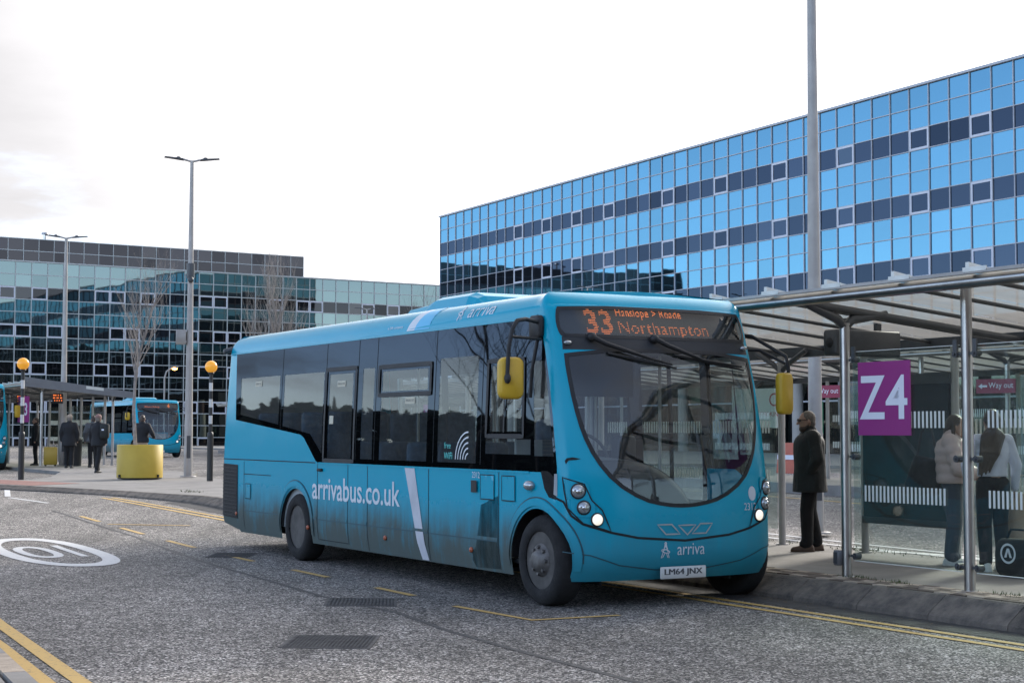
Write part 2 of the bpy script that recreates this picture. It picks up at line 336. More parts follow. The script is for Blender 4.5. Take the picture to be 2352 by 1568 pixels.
_g = N(nt, 'ShaderNodeBsdfGlossy'); _g.inputs[1].default_value = .08; _f = N(nt, 'ShaderNodeLayerWeight', i_Blend=.5); _m3 = N(nt, 'ShaderNodeMixShader'); _pw = N(nt, 'ShaderNodeMath', operation='POWER'); _pw.inputs[1].default_value = 5.; L.new(_f.outputs['Facing'], _pw.inputs[0]); _ma = N(nt, 'ShaderNodeMath', operation='MULTIPLY_ADD'); _ma.inputs[1].default_value = .6; _ma.inputs[2].default_value = .03; L.new(_pw.outputs[0], _ma.inputs[0])
L.new(_ma.outputs[0], _m3.inputs[0]); L.new(_m2.outputs[0], _m3.inputs[1]); L.new(_g.outputs[0], _m3.inputs[2]); L.new(_m3.outputs[0], o.inputs[0]); M['polycarb'] = m
M['frit'] = pm('pale glass manifestation', (.60, .62, .58), .6)
M['magenta'] = pm('magenta sign', (.30, .035, .20), .45, var=.08)
M['signwhite'] = pm('white lettering', (.72, .73, .80), .5)
M['wayout'] = pm('crimson sign', (.27, .02, .06), .45)
M['poster'] = pm('dark poster panel', (.035, .042, .045), .25, var=.3, vscale=1.2)
M['led'] = pm('orange led', (.3, .05, .01), .5, emit=(1., .22, .04), estr=.5)
M['skin'] = pm('skin', (.36, .22, .16), .55, var=.15, vscale=12.)
M['grey_hair'] = pm('grey hair', (.22, .19, .16), .8, var=.5, vscale=40., bump=.5, bscale=120)
M['brown_hair'] = pm('dark brown hair', (.060, .036, .024), .42, var=.4, vscale=30., bump=.4, bscale=90)
M['coat'] = pm('dark waxed coat', (.010, .0135, .0125), .75, var=.35, vscale=5., bump=.5, bscale=18)
M['trouser'] = pm('black trousers', (.004, .004, .005), .85, var=.3, vscale=6., bump=.4, bscale=16)
M['jeans'] = pm('blue grey jeans', (.060, .075, .10), .85, var=.3, vscale=5., bump=.4, bscale=25)
M['pink'] = pm('dusty pink puffer', (.56, .42, .40), .6, var=.15, vscale=5., bump=.6, bscale=10)
M['lilac'] = pm('pale lilac knit', (.62, .62, .74), .85, var=.12, vscale=6., bump=.3, bscale=40)
M['shoewhite'] = pm('white trainers', (.62, .62, .62), .6, var=.12)
M['shoebrown'] = pm('brown boots', (.10, .06, .04), .6, var=.3)
M['beige'] = pm('beige canvas', (.36, .28, .21), .8, var=.25, vscale=4., bump=.5, bscale=12)
M['navy'] = pm('navy jacket', (.004, .0045, .007), .75, var=.3, bump=.4, bscale=20)
M['suitcase'] = pm('yellow case', (.42, .28, .04), .5, var=.2)
M['whiteframe'] = pm('white aluminium', (.52, .53, .60), .45, var=.1)
M['mullion'] = pm('silver mullion', (.36, .37, .41), .5, 0.)
M['mullion_g'] = pm('pale grey mullion', (.36, .38, .38), .5, 0.)
M['core'] = pm('dark building core', (.03, .032, .035), .8)
M['r_span'] = mirror_glass('blue mirror spandrel', (.12, .28, .39), .02, .008, .7, pv=(.88, 1.07))
M['r_vis'] = mirror_glass('dark blue vision glass', (.045, .062, .092), .02, .008, .7, pv=(.62, 1.25))
M['l_span'] = mirror_glass('green mirror spandrel', (.165, .20, .19), .02, .008, .8, pv=(.86, 1.1))
M['l_vis'] = mirror_glass('dark vision glass', (.05, .045, .045), .02, .01, .7, pv=(.5, 1.5))
M['l_pent'] = mirror_glass('brown penthouse glass', (.055, .046, .045), .02, .012, .7, pv=(.7, 1.3))
M['stone'] = pm('pale concrete', (.36, .34, .31), .8, var=.25, vscale=.6)
M['dshop'] = mirror_glass('dark shopfront glass', (.12, .13, .13), .03, .02, .7)
M['noticewhite'] = pm('notice board white', (.55, .55, .50), .6, var=.1)
M['textdark'] = pm('dark print', (.06, .06, .065), .6)
M['textred'] = pm('red print', (.35, .03, .04), .6)
M['green'] = pm('green panel', (.02, .22, .12), .5)
M['redbarrier'] = pm('orange red barrier', (.50, .12, .07), .55, var=.2)
M['cover'] = pm('iron cover', (.115, .107, .10), .8, .0, var=.5, vscale=8., bump=.4)

# ------------------------------------------------------------------ ground
def ground_sheet(name, xs, ys, zf, mat):
    vs = [(x, y, zf(x, y)) for y in ys for x in xs]; n = len(xs)
    fs = [(j*n+i, j*n+i+1, (j+1)*n+i+1, (j+1)*n+i) for j in range(len(ys)-1) for i in range(n-1)]
    mb = MB(); mb.add(vs, fs, True); return mb.build(name, mat)
ys = [-900, -300, -100, -30, 0, 10]+[20+i*.5 for i in range(35)]+[38, 45, 60, 100, 160, 300, 600, 1500]
setp(ground_sheet('road', [-900, -300, -100, -40, -20, 0, 20, 40, 100, 300, 900], ys, zg, M['asphalt']), kind='structure')

def strip(mb, pts, w, lift, seg=.6):
    # flat ribbon on the ground along world xy points
    P = []
    for (p, q) in zip(pts, pts[1:]):
        p = Vector(p); q = Vector(q); n = max(1, int((q-p).length/seg))
        P += [p.lerp(q, i/n) for i in range(n)]
    P.append(Vector(pts[-1])); vs = []
    for i, p in enumerate(P):
        d = (P[min(i+1, len(P)-1)]-P[max(i-1, 0)]).normalized(); nrm = Vector((-d.y, d.x))*w/2
        for s_ in (1, -1):
            r = p+nrm*s_; vs.append((r.x, r.y, zg(r.x, r.y)+lift))
    mb.add(vs, [(2*i, 2*i+1, 2*i+3, 2*i+2) for i in range(len(P)-1)]); return mb
def xy(a, b): p = AB(a, b); return (p.x, p.y)
def marking(name, segs, mat, lift=.006):
    mb = MB()
    for pts, w in segs: strip(mb, pts, w, lift)
    return setp(mb.build(name, mat), kind='structure')
marking('gutter_channel', [([xy(4, 9.86), xy(31, 9.86)], .42)], M['channel'], .004)
marking('yellow_line', [([xy(3, 9.30), xy(13, 9.32), xy(24, 9.34), xy(33, 9.0)], .09)], M['yellow_line'])
marking('yellow_line', [([xy(3, 9.52), xy(13, 9.54), xy(24, 9.56), xy(33, 9.2)], .09)], M['yellow_line'])
marking('yellow_line', [([(-5.6, 16.4), (-4.31, 13.65), (-2.775, 10.49), (-1.0, 6.9)], .115)], M['yellow_line'])
marking('yellow_line', [([(-5.2, 14.9), (-3.87, 12.27), (-3.005, 10.48), (-1.3, 7.0)], .115)], M['yellow_line'])
marking('bay_line', [([xy(13.42, 6.98), xy(12.10, 7.05), xy(12.05, 7.92)], .075)], M['yellow_worn'])
for a0, a1 in ((14.47, 15.40), (16.75, 17.85), (19.25, 20.35), (21.7, 23.0), (24.3, 25.6), (27.0, 28.3)):
    marking('bay_dash', [([xy(a0, 7.06+(a0-14)*.02), xy(a1, 7.06+(a1-14)*.02)], .085)], M['yellow_worn'])
marking('bay_line', [([xy(26.4, 7.3), xy(25.5, 8.4)], .08)], M['yellow_worn'])
def flat_poly(mb, poly, lift):
    n = len(poly); mb.add([(x, y, zg(x, y)+lift) for x, y in poly], [tuple(range(n))])
# painted "10" roundel on the road
def ring_poly(mb, outer, inner, lift):
    n = len(outer); vs = [(x, y, zg(x, y)+lift) for x, y in outer]+[(x, y, zg(x, y)+lift) for x, y in inner]
    mb.add(vs, [(i, (i+1) % n, n+(i+1) % n, n+i) for i in range(n)])
def ell_ab(ca, cb, ra, rb, rot, n=48):
    pts = []
    for i in range(n):
        t = 2*pi*i/n; u = ra*math.copysign(abs(cos(t))**.8, cos(t)); v = rb*math.copysign(abs(sin(t))**.9, sin(t))
        pts.append(xy(ca+u*cos(rot)-v*sin(rot), cb+u*sin(rot)+v*cos(rot)))
    return pts
mb = MB(); ring_poly(mb, ell_ab(21.95, 5.28, 2.5, .66, .03), ell_ab(21.95, 5.28, 2.08, .46, .03), .006)
ring_poly(mb, ell_ab(21.95, 5.13, .98, .25, .03, 24), ell_ab(21.95, 5.13, .74, .13, .03, 24), .006)
strip(mb, [xy(21.0, 5.52), xy(22.95, 5.58)], .10, .006)
setp(mb.build('speed_roundel', M['white_line']), kind='structure')
for nm_, pts_ in (('tar_seam', [(-8.43, 29.61), (-5.69, 24.35), (-3.75, 19.97), (-3.05, 18.52), (-1.81, 15.88), (-1.01, 14.54), (-.53, 13.29), (.02, 12.13), (.9, 10.4), (2.2, 7.9)]),):
    marking(nm_, [(pts_, .06)], paint('broken tar', (.035, .033, .032), .46), .0035)
marking('white_line', [([(-10.34, 33.2), (-9.05, 31.5)], .10)], M['white_line'])
marking('zebra_edge_line', [([(-10.5, 33.6), (-11.9, 38.0), (-14, 42)], .12)], M['white_line'])
# bars painted on the road behind the platform
for i, bb in enumerate((14.3, 14.75, 15.2, 15.65)):
    marking('white_line', [([xy(11+i*.5, bb+.25), xy(27, bb)], .12)], M['white_line'])
marking('yellow_line', [([xy(8, 21.6), xy(45, 21.6)], .1)], M['yellow_line'])
marking('white_line', [([xy(45.5, 17.2), xy(49, 17.5), xy(50, 20.5)], .25)], M['white_line'])
mb = MB()
for rr_ in (.92,): ring_poly(mb, [xy(15.4+1.5*cos(2*pi*i/32), 14.9+.75*sin(2*pi*i/32)) for i in range(32)], [xy(15.4+1.25*cos(2*pi*i/32), 14.9+.55*sin(2*pi*i/32)) for i in range(32)], .008)
setp(mb.build('speed_roundel', M['white_line']), kind='structure')

# iron covers let into the road
def cover(quad, label, ribs):
    c = sum((Vector((x, y)) for x, y in quad), Vector((0, 0)))/4
    t = thing('manhole_cover', label, 'manhole cover', (c.x, c.y, zg(c.x, c.y)), 0, 'iron covers in the road')
    Q = [Vector(q)-c for q in quad]; mb = MB()
    inn = [q*.91 for q in Q]
    mb.add([(q.x, q.y, .006) for q in Q]+[(q.x, q.y, .006) for q in inn]+[(q.x, q.y, 0.) for q in Q], [(i, (i+1) % 4, 4+(i+1) % 4, 4+i) for i in range(4)]+[(8+i, 8+(i+1) % 4, (i+1) % 4, i) for i in range(4)])
    mb.build('frame', M['cover'], t)
    mb = MB(); mb.add([(q.x, q.y, .003) for q in inn], [(0, 1, 2, 3)]); mb.build('plate', M['cover'], t)
    mb = MB()
    for k in range(ribs):                                  # raised diagonal tread
        for dirn in (0, 1):
            u = (k+.5)/ribs*2
            def P(s_, r_):
                p = inn[0].lerp(inn[1], s_); q = inn[3].lerp(inn[2], s_); return p.lerp(q, r_)
            if u <= 1: e0, e1 = (0, u), (u, 0)
            else: e0, e1 = (u-1, 1), (1, u-1)
            if dirn: e0, e1 = (1-e0[0], e0[1]), (1-e1[0], e1[1])
            p0, p1 = P(*e0), P(*e1)
            mb.box(((p0.x+p1.x)/2, (p0.y+p1.y)/2, .005), ((p1-p0).length, .014, .008), rz=math.atan2(p1.y-p0.y, p1.x-p0.x))
    setp(mb.build('tread', M['cover'], t), kind='stuff')
cover([(-1.76, 12.20), (-1.06, 12.14), (-1.04, 12.94), (-1.74, 12.97)], 'large diamond patterned iron cover in the foreground road', 22)
cover([(-1.76, 15.12), (-1.07, 15.12), (-1.12, 15.80), (-1.80, 15.86)], 'dark iron drain cover beside the yellow dashes near the bus', 18)
cover([(-3.96, 20.90), (-3.42, 20.90), (-3.40, 21.6), (-3.96, 21.68)], 'iron drain cover on the road by the rear wheel of the bus', 14)

# ------------------------------------------------------------------ platforms
def pt_in(p, poly):
    x, y = p; c = False; j = len(poly)-1
    for i in range(len(poly)):
        xi, yi = poly[i]; xj, yj = poly[j]
        if (yi > y) != (yj > y) and x < (xj-xi)*(y-yi)/(yj-yi)+xi: c = not c
        j = i
    return c
def slab(name, poly_ab, hfun, mat, step=1.2):
    P_ = []
    for i in range(len(poly_ab)):
        p, q = poly_ab[i], poly_ab[(i+1) % len(poly_ab)]; k = max(1, int(math.dist(p, q)/step)); P_ += [(p[0]+(q[0]-p[0])*m_/k, p[1]+(q[1]-p[1])*m_/k) for m_ in range(k)]
    poly_ab = P_
    vs = [Vector(p) for p in poly_ab]; n = len(vs); ed = [(i, (i+1) % n) for i in range(n)]
    a0 = min(p[0] for p in poly_ab); a1 = max(p[0] for p in poly_ab); b0 = min(p[1] for p in poly_ab); b1 = max(p[1] for p in poly_ab)
    a = a0+step/2
    while a < a1:
        b = b0+step/2
        while b < b1:
            if pt_in((a, b), poly_ab): vs.append(Vector((a, b)))
            b += step
        a += step
    r = delaunay_2d_cdt(vs, ed, [tuple(range(n))], 1, 1e-4); V = r[0]; F = r[2]
    def top(p): q = AB(p[0], p[1]); return (q.x, q.y, zg(q.x, q.y)+hfun(p[0], p[1]))
    mb = MB(); mb.add([top(p) for p in V], [tuple(f) for f in F])
    for i in range(n):
        p, q = poly_ab[i], poly_ab[(i+1) % n]; k = max(1, int(math.dist(p, q)/step))
        for m_ in range(k):
            u = [p[j]+(q[j]-p[j])*m_/k for j in (0, 1)]; w = [p[j]+(q[j]-p[j])*(m_+1)/k for j in (0, 1)]
            A, B = top(u), top(w); mb.add([A, B, (B[0], B[1], B[2]-.5), (A[0], A[1], A[2]-.5)], [(0, 3, 2, 1)])
    return setp(mb.build(name, mat), kind='structure')
def hplat(a, b): return .20-.10*sst((a-26)/8)          # dropped kerb at the far crossing
plat = slab('bus_platform', [(2, 10.36), (30.5, 10.36), (33.6, 9.7), (37.5, 8.25), (41, 7.2), (45, 6.0), (45, 8.6), (41.6, 9.4), (43.7, 10.5), (50, 12.35), (75, 12.4), (75, 16.0), (47, 15.7), (44, 14.4), (36, 13.7), (30, 13.45), (2, 13.45)], hplat, M['paving'])
slab('bus_platform', [(2, 23.0), (62, 23.0), (66, 24.5), (62, 27), (2, 27)], lambda a, b: .22, M['paving'], 3)
slab('bus_platform', [(48, 33.0), (95, 33.0), (95, 37), (48, 37)], lambda a, b: .2, M['paving'], 4)
slab('forecourt_paving', [(-60, 40), (130, 40), (130, 62), (-60, 62)], lambda a, b: .12, M['paving'], 8)
# kerb stones, one by one, along the near edge: sloped face then a flat top
prof = [(10.08, -.02), (10.085, .045), (10.11, .075), (10.24, .165), (10.27, .19), (10.30, .206), (10.355, .206), (10.355, 0)]
def kerbstone(a0, a1, bo0, bo1, h0, h1):
    mb = MB(); n = len(prof); vs = []
    for a, bo, h in ((a0, bo0, h0), (a1, bo1, h1)):
        for b, z in prof:
            q = AB(a, b+bo); vs.append((q.x, q.y, zg(q.x, q.y)+(z*h/.206 if z > 0 else z)))
    mb.add(vs, [(i, n+i, n+i+1, i+1) for i in range(n-1)]+[tuple(range(n)), tuple(range(n, 2*n))[::-1]])
    return mb.build('kerbstone', M['kerb'], plat)
def kline(a):                                             # offset of the kerb from its straight line
    return 0 if a < 30.5 else -(a-30.5)/3.1*.66 if a < 33.6 else -.66-(a-33.6)/3.9*1.45 if a < 37.5 else -2.11-(a-37.5)/3.5*1.05
a = 5.0
while a < 41:
    a2 = a+.912
    kerbstone(a+.004, a2-.004, kline(a), kline(a2), hplat(a, 0)+.006, hplat(a2, 0)+.006); a = a2
# paver strip behind the kerb, block by block
blk = {}
for key, mm in (('block_a', 'block_a'), ('block_b', 'block_b')):
    b_ = MB(); b_.box((0, 0, 0), (.186, .086, .07)); blk[key] = b_.mesh('paver', M[mm])
for r in range(4):
    for k in range(52):
        a = 6.6+k*.2+(r % 2)*.1
        if a > 16.9: continue
        q = AB(a, 10.415+r*.1, .178+random.uniform(-.002, .003)+zab(a, 10.5))
        link('paver', blk['block_a' if (r+k) % 2 or random.random() < .12 else 'block_b'], plat, q, (0, 0, ROT))
# red tactile strip at the crossing
mb = MB(); poly = [(37.2, 8.55), (41.2, 7.4), (42.0, 8.9), (38.2, 9.9)]
mb.add([tuple(AB(p[0], p[1], zab(*p)+hplat(*p)+.005)) for p in poly], [(0, 1, 2, 3)]); setp(mb.build('tactile_paving', M['tactile']), kind='structure')
# kerb of the pavement at the bottom left
def lowkerb(p0, p1, w, h):
    mb = MB(); p0 = Vector(p0); p1 = Vector(p1); d = (p1-p0).normalized(); nn = Vector((-d.y, d.x))
    q = [p0, p1, p1+nn*w, p0+nn*w]; mb.prism([(v.x, v.y) for v in q][::-1] if nn.cross(d) > 0 else [(v.x, v.y) for v in q], -.05, h); return mb
near = setp(MB().prism([(-3.75, 11.27+.1), (-2.2, 7.9), (-1.5, 6.2), (-12, 6.2), (-12, 29)], -.1, .10).build('pavement', M['paving']), kind='structure')
for i in range(9):
    d = Vector((.40, -.863)).normalized(); p0 = Vector((-4.6, 13.55))+d*(.915*i); p1 = p0+d*.905
    lowkerb(p0, p1, -.14, .115).build('kerbstone', M['block_b'] if i % 3 == 0 else M['paving'], near)
# weeds in the joints
def weeds(ctrs, label):
    mb = MB()
    for (a, b, n, sp_) in ctrs:
        for _ in range(n):
            q = AB(a+random.gauss(0, sp_), b+random.gauss(0, sp_*.4)); z = zg(q.x, q.y)+.2
            h = random.uniform(.012, .05); t = random.uniform(0, 6.28); l = random.uniform(.015, .05)
            mb.add([(q.x-.006*sin(t), q.y+.006*cos(t), z), (q.x+.006*sin(t), q.y-.006*cos(t), z), (q.x+l*cos(t), q.y+l*sin(t), z+h)], [(0, 1, 2)])
    return setp(mb.build('weeds', M['moss']), label, 'weeds', kind='stuff')
mb = MB()
for _ in range(700):                                      # grit and leaf litter in the gutter
    a_ = random.uniform(5, 16) if random.random() < .7 else random.gauss(12.6, .5); b_ = 10.06-abs(random.gauss(0, .16)); q = AB(a_, b_); s_ = random.uniform(.004, .016); t_ = random.uniform(0, 6.28); z_ = zg(q.x, q.y)+.006
    mb.add([(q.x+s_*cos(t_+k*2.1), q.y+s_*sin(t_+k*2.1), z_+random.uniform(0, .008)) for k in range(3)], [(0, 1, 2)])
setp(mb.build('grit', pm('grit', (.16, .12, .08), .9, var=.6, vscale=30.)), 'brown grit and leaf litter lying in the gutter by the kerb', 'grit', kind='stuff')
weeds([(12.1, 10.72, 140, .12), (11.5, 10.7, 90, .14), (10.1, 10.75, 110, .2), (9.6, 10.72, 90, .15), (15.0, 13.38, 130, .35), (16.6, 13.38, 60, .3), (13.7, 13.38, 40, .3), (31, 10.2, 80, .25)], 'small green weeds growing in the platform joints')
M['dgrey2'] = pm('grey fascia', (.16, .16, .165), .5, .2, var=.2)
M['pinkhat'] = pm('faded pink hat', (.25, .15, .13), .8, var=.2)
# ------------------------------------------------------------------ glass office buildings
def facade(root, origin, e, nrm, z_top, rows, cols, pitch, rh, kinds, mats, openable, mull, near_key, limit=300, mw=.048, rec=.0):
    """origin: world xy of column 0; e: unit along the facade; nrm: unit outward; kinds(row) -> 'span'|'vis'."""
    ang = math.atan2(e.y, e.x)
    loc0 = root.location
    def at(u, z, o=0.): return Vector((origin.x+e.x*u+nrm.x*o, origin.y+e.y*u+nrm.y*o, z))-loc0
    pmesh = {}
    for k, mt in mats.items():
        b_ = MB(); b_.box((0, 0, 0), (pitch-.03, .03, rh-.03)); pmesh[k] = b_.mesh('pane', mt)
    fw = MB(); w_, h_ = pitch-.06, rh-.05; t_ = .10
    fw.bx(-w_/2, w_/2, -.05, .04, h_/2-t_, h_/2); fw.bx(-w_/2, w_/2, -.05, .04, -h_/2, -h_/2+t_)
    fw.bx(-w_/2, -w_/2+t_, -.05, .04, -h_/2+t_, h_/2-t_); fw.bx(w_/2-t_, w_/2, -.05, .04, -h_/2+t_, h_/2-t_)
    fmesh = fw.mesh('window', M['whiteframe'])
    gp = MB(); gp.box((0, 0, 0), (w_-2*t_+.02, .02, h_-2*t_+.02)); gmesh = gp.mesh('pane', mats['vis'])
    cells = [(c, r) for c in range(cols) for r in range(rows)]
    cells.sort(key=near_key)
    rest = {k: MB() for k in mats}; cnt = 0
    for (c, r) in cells:
        k = kinds(r); ctr = at((c+.5)*pitch, z_top-(r+.5)*rh, -.02)
        tilt = (random.gauss(0, .0022), 0, ang+random.gauss(0, .0022))
        opn = k == 'vis' and openable(c, r)
        if cnt < limit or opn:
            cnt += 1
            if opn:
                w = link('window', fmesh, root, ctr+Vector((nrm.x, nrm.y, 0))*.02, (0, 0, ang)); link('pane', gmesh, w, (0, .0, 0), (random.gauss(0, .002) if not openable(c, r) == 2 else .05, 0, 0))
            else: link('pane', pmesh[k], root, ctr, tilt)
        else:
            rest[k].box(tuple(ctr), (pitch-.03, .03, rh-.03), rz=tilt[2], rx=tilt[0])
    for k, b_ in rest.items():
        if b_.v: setp(b_.build('pane', mats[k], root), kind='stuff')
    H = rows*rh
    b_ = MB(); b_.box((0, 0, 0), (mw, .09, H)); vm = b_.mesh('mullion', mull)
    for c in range(cols+1): link('mullion', vm, root, at(c*pitch, z_top-H/2, .015), (0, 0, ang))
    b_ = MB(); b_.box((0, 0, 0), (cols*pitch+.06, .08, mw)); hm = b_.mesh('transom', mull)
    for r in range(rows+1): link('transom', hm, root, at(cols*pitch/2, z_top-r*rh, .008), (0, 0, ang))
    return at
# --- blue mirrored block on the right
PR = radians(27.8); bbR = Vector((cos(PR), sin(PR), 0)); aaR = Vector((-sin(PR), cos(PR), 0))
cornR = bbR*60+aaR*127.35; eR = -aaR; nR = -bbR
bR = thing('office_building', 'long blue mirrored glass office block behind the bus shelter', 'office building', (cornR.x, cornR.y, 0))
RP, RH = 1.545, 1.165
NC = 72
def open_r(c, r):
    # white framed opening lights
    pat = {0: (0,), }
    i = c-9
    if c < 8: return 0
    if (c == 35 and r == 2): return 2
    return 1 if c in (9, 12, 15, 18, 23, 27, 31, 35, 39, 42, 45, 48, 52, 56) else 0
atR = facade(bR, cornR, eR, nR, 20.5, 12, NC, RP, RH, lambda r: 'vis' if r % 3 == 2 else 'span', {'span': M['r_span'], 'vis': M['r_vis']}, open_r, M['mullion'],
             lambda cr: (abs((cornR+eR*((cr[0]+.5)*RP)-bbR*0).length) if (cornR+eR*((cr[0]+.5)*RP)).x/(cornR+eR*((cr[0]+.5)*RP)).y < .34 else 900+cr[0])+cr[1]*.3)
def block(root, origin, e, nrm, length, depth, z0, z1, mat, name='wall', inset=.06):
    ang = math.atan2(e.y, e.x); c = Vector((origin.x, origin.y, 0))+Vector((e.x, e.y, 0))*length/2-Vector((nrm.x, nrm.y, 0))*(depth/2+inset)
    mb = MB(); mb.box((c.x-root.location.x, c.y-root.location.y, (z0+z1)/2), (length, depth, z1-z0), rz=ang); return mb.build(name, mat, root)
block(bR, cornR+eR*.1, eR, nR, NC*RP-.1, 15.4, 6.4, 20.45, M['core'])
# glazed end wall facing the other block
EW = 10
for c in range(EW):
    for r in range(12):
        p = cornR+bbR*((c+.5)*RP)+aaR*(-.03)-Vector((cornR.x, cornR.y, 0)); me_ = None
        mb_key = 'r_vis' if r % 3 == 2 else 'r_span'
        if (mb_key, 'em') not in M:
            b_ = MB(); b_.box((0, 0, 0), (RP-.03, .03, RH-.03)); M[(mb_key, 'em')] = b_.mesh('pane', M[mb_key])
        link('pane', M[(mb_key, 'em')], bR, (p.x, p.y, 20.5-(r+.5)*RH), (random.gauss(0, .0022), 0, PR+random.gauss(0, .0022)))
for c in range(EW+1): p = cornR+bbR*(c*RP)-cornR; b_ = MB(); b_.box((p.x, p.y, 13.5), (.055, .09, 14), rz=PR); b_.build('mullion', M['mullion'], bR)
for r in range(13): p = bbR*(EW*RP/2); b_ = MB(); b_.box((p.x, p.y, 20.5-r*RH), (EW*RP, .08, .055), rz=PR); b_.build('transom', M['mullion'], bR)
mb = MB(); c = cornR+eR*(NC*RP/2)-nR*(-.02); mb.box((c.x-cornR.x, c.y-cornR.y, 20.56), (NC*RP+.3, .25, .14), rz=math.atan2(eR.y, eR.x)); mb.build('coping', M['mullion'], bR)
# ground floor: fascia bands, columns, dark shopfronts set back
angR = math.atan2(eR.y, eR.x)
for z, h, o in ((6.42, .16, .05), (5.0, .14, .05), (3.55, .10, -2.0)):
    p = atR(NC*RP/2, z, o); mb = MB(); mb.box(tuple(p), (NC*RP, .2, h), rz=angR); mb.build('fascia', M['whiteframe'], bR)
pb = MB(); pb.box((0, 0, 0), (RP*2-.08, .04, 1.3)); pm_ = pb.mesh('pane', M['dshop'])
for c in range(NC//2): link('pane', pm_, bR, atR((2*c+1)*RP, 5.72, -.05), (random.gauss(0, .003), 0, angR+random.gauss(0, .003)))
pb = MB(); pb.box((0, 0, 0), (RP*2-.1, .04, 4.6)); ps_ = pb.mesh('shop_window', M['dshop'])
for c in range(NC//2): link('shop_window', ps_, bR, atR((2*c+1)*RP, 2.65, -2.2), (0, 0, angR+random.gauss(0, .002)))
cb = MB(); cb.lathe([(.34, 0), (.34, 5.0)], n=16); cm_ = cb.mesh('column', M['stone'])
for c in range(0, NC, 4): link('column', cm_, bR, atR(c*RP, .3, -.6))
block(bR, cornR, eR, nR, NC*RP, 13, .2, 6.3, M['core'], 'back_wall', 2.5)
mb = MB(); p = atR(NC*RP/2, 5.0, -1.2); mb.box(tuple(p), (NC*RP, 2.2, .1), rz=angR); mb.build('soffit', M['stone'], bR)
# --- green glass block on the left
PL = radians(32.6); adL = Vector((cos(PL), sin(PL), 0)); nnL = Vector((-sin(PL), cos(PL), 0))
orgL = nnL*150+adL*30.7
bL = thing('office_building', 'green glass office block with brown penthouse behind the lamp posts', 'office building', (orgL.x, orgL.y, 0))
LC = 46
def open_l(c, r):
    return 1 if (c*5+r*3) % 7 in (0, 1, 3, 4) and c % 6 not in (4, 5) else 0
atL = facade(bL, orgL, adL, -nnL, 17.4, 15, LC, 1.5, 1.165, lambda r: 'vis' if r % 3 == 2 else 'span', {'span': M['l_span'], 'vis': M['l_vis']}, open_l, M['mullion_g'],
             lambda cr: abs(cr[0]-17)*1.0+abs(cr[1]-4.5)*2.2, mw=.075)
block(bL, orgL, adL, -nnL, LC*1.5, 18, .1, 17.35, M['core'])
mb = MB(); p = atL(LC*.75, 17.45, .02); mb.box(tuple(p), (LC*1.5, .25, .12), rz=PL); mb.build('coping', M['mullion_g'], bL)
# penthouse, set back
pent0 = orgL+nnL*1.2
def atP(u, z, o=0.): return Vector((pent0.x+adL.x*u-nnL.x*o-orgL.x, pent0.y+adL.y*u-nnL.y*o-orgL.y, z))
pb = MB(); pb.box((0, 0, 0), (1.42, .03, 1.1)); pq = pb.mesh('pane', M['l_pent'])
NPC = 28
for c in range(NPC):
    for r in range(2):
        if c < 2: continue
        link('pane', pq, bL, atP(c*1.44+.72, 19.15-r*1.15, 0), (random.gauss(0, .003), 0, PL+random.gauss(0, .003)))
b_ = MB(); b_.box((0, 0, 0), (.06, .1, 2.35)); vm = b_.mesh('mullion', M['mullion_g'])
for c in range(2, NPC+1): link('mullion', vm, bL, atP(c*1.44, 18.55, .02), (0, 0, PL))
for z in (19.72, 18.58, 17.5): mb = MB(); mb.box(tuple(atP(NPC*.72, z, .03)), (NPC*1.44, .1, .07), rz=PL); mb.build('transom', M['mullion_g'], bL)
block(bL, pent0, adL, -nnL, NPC*1.44-.1, 12, 17.3, 19.68, M['core'], 'penthouse_wall', .05)
sl = MB(); sl.box((0, 0, 0), (2.9, .08, .10)); slm = sl.mesh('louvre', M['dgrey'])
for i in range(16): link('louvre', slm, bL, atP(1.44, 17.55+i*.14, .04), (.4, 0, PL))
mb = MB(); p = atP(14.1-30.7+30.7-.0, 20.2, -2); mb.cyl((p.x, p.y, 19.6), (p.x, p.y, 20.5), .16); mb.cyl((p.x, p.y, 20.48), (p.x, p.y, 20.65), .34, .3); mb.build('flue', M['steel'], bL)
# ------------------------------------------------------------------ bus: body surface as a map (s round the plan, t up the side) -> local xyz
BL=9.58; HW=1.22; XS=9.14; LX=BL-XS; NE=3.0; RC=.18
def _outline():
    pts=[(0,-i*.05) for i in range(0,21)]
    pts=[(0,y) for (x,y) in pts if y>-(HW-RC)]
    for i in range(0,9):
        t=math.pi/2*i/8
        pts.append((RC-RC*math.cos(t),-(HW-RC)-RC*math.sin(t)))
    n=60
    for i in range(1,n+1): pts.append((RC+(XS-RC)*i/n,-HW))
    m=80
    for i in range(1,m+1):
        t=math.pi/2*i/m
        pts.append((XS+LX*math.sin(t)**(2/NE),-HW*max(0,math.cos(t))**(2/NE)))
    half=pts[:]
    pts+= [(x,-y) for (x,y) in reversed(half[:-1])]
    S=[0.]
    for i in range(1,len(pts)): S.append(S[-1]+math.dist(pts[i],pts[i-1]))
    return pts,S
OP,OS=_outline()
SC=OS[-1]/2
S0=[s for p,s in zip(OP,OS) if abs(p[0]-RC)<1e-6 and p[1]<-1.2][0]-RC   # s = S0 + x on the right side
def _pl(tab,z):
    if z<=tab[0][0]: return tab[0][1]
    for (a,b),(c,d) in zip(tab,tab[1:]):
        if z<=c:
            u=(z-a)/(c-a); return b+(d-b)*u
    return tab[-1][1]
RAKE=[(.25,.10),(.36,.03),(.5,0),(.62,.0),(.9,.015),(1.2,.04),(1.7,.12),(2.1,.20),(2.4,.29),(2.6,.36),(2.84,.46),(2.95,.52)]
SIDE=[(.25,.035),(.45,.0),(1.25,.0),(1.7,.012),(2.3,.038),(2.72,.06),(3,.06)]
TS=2.72; TE=3.07
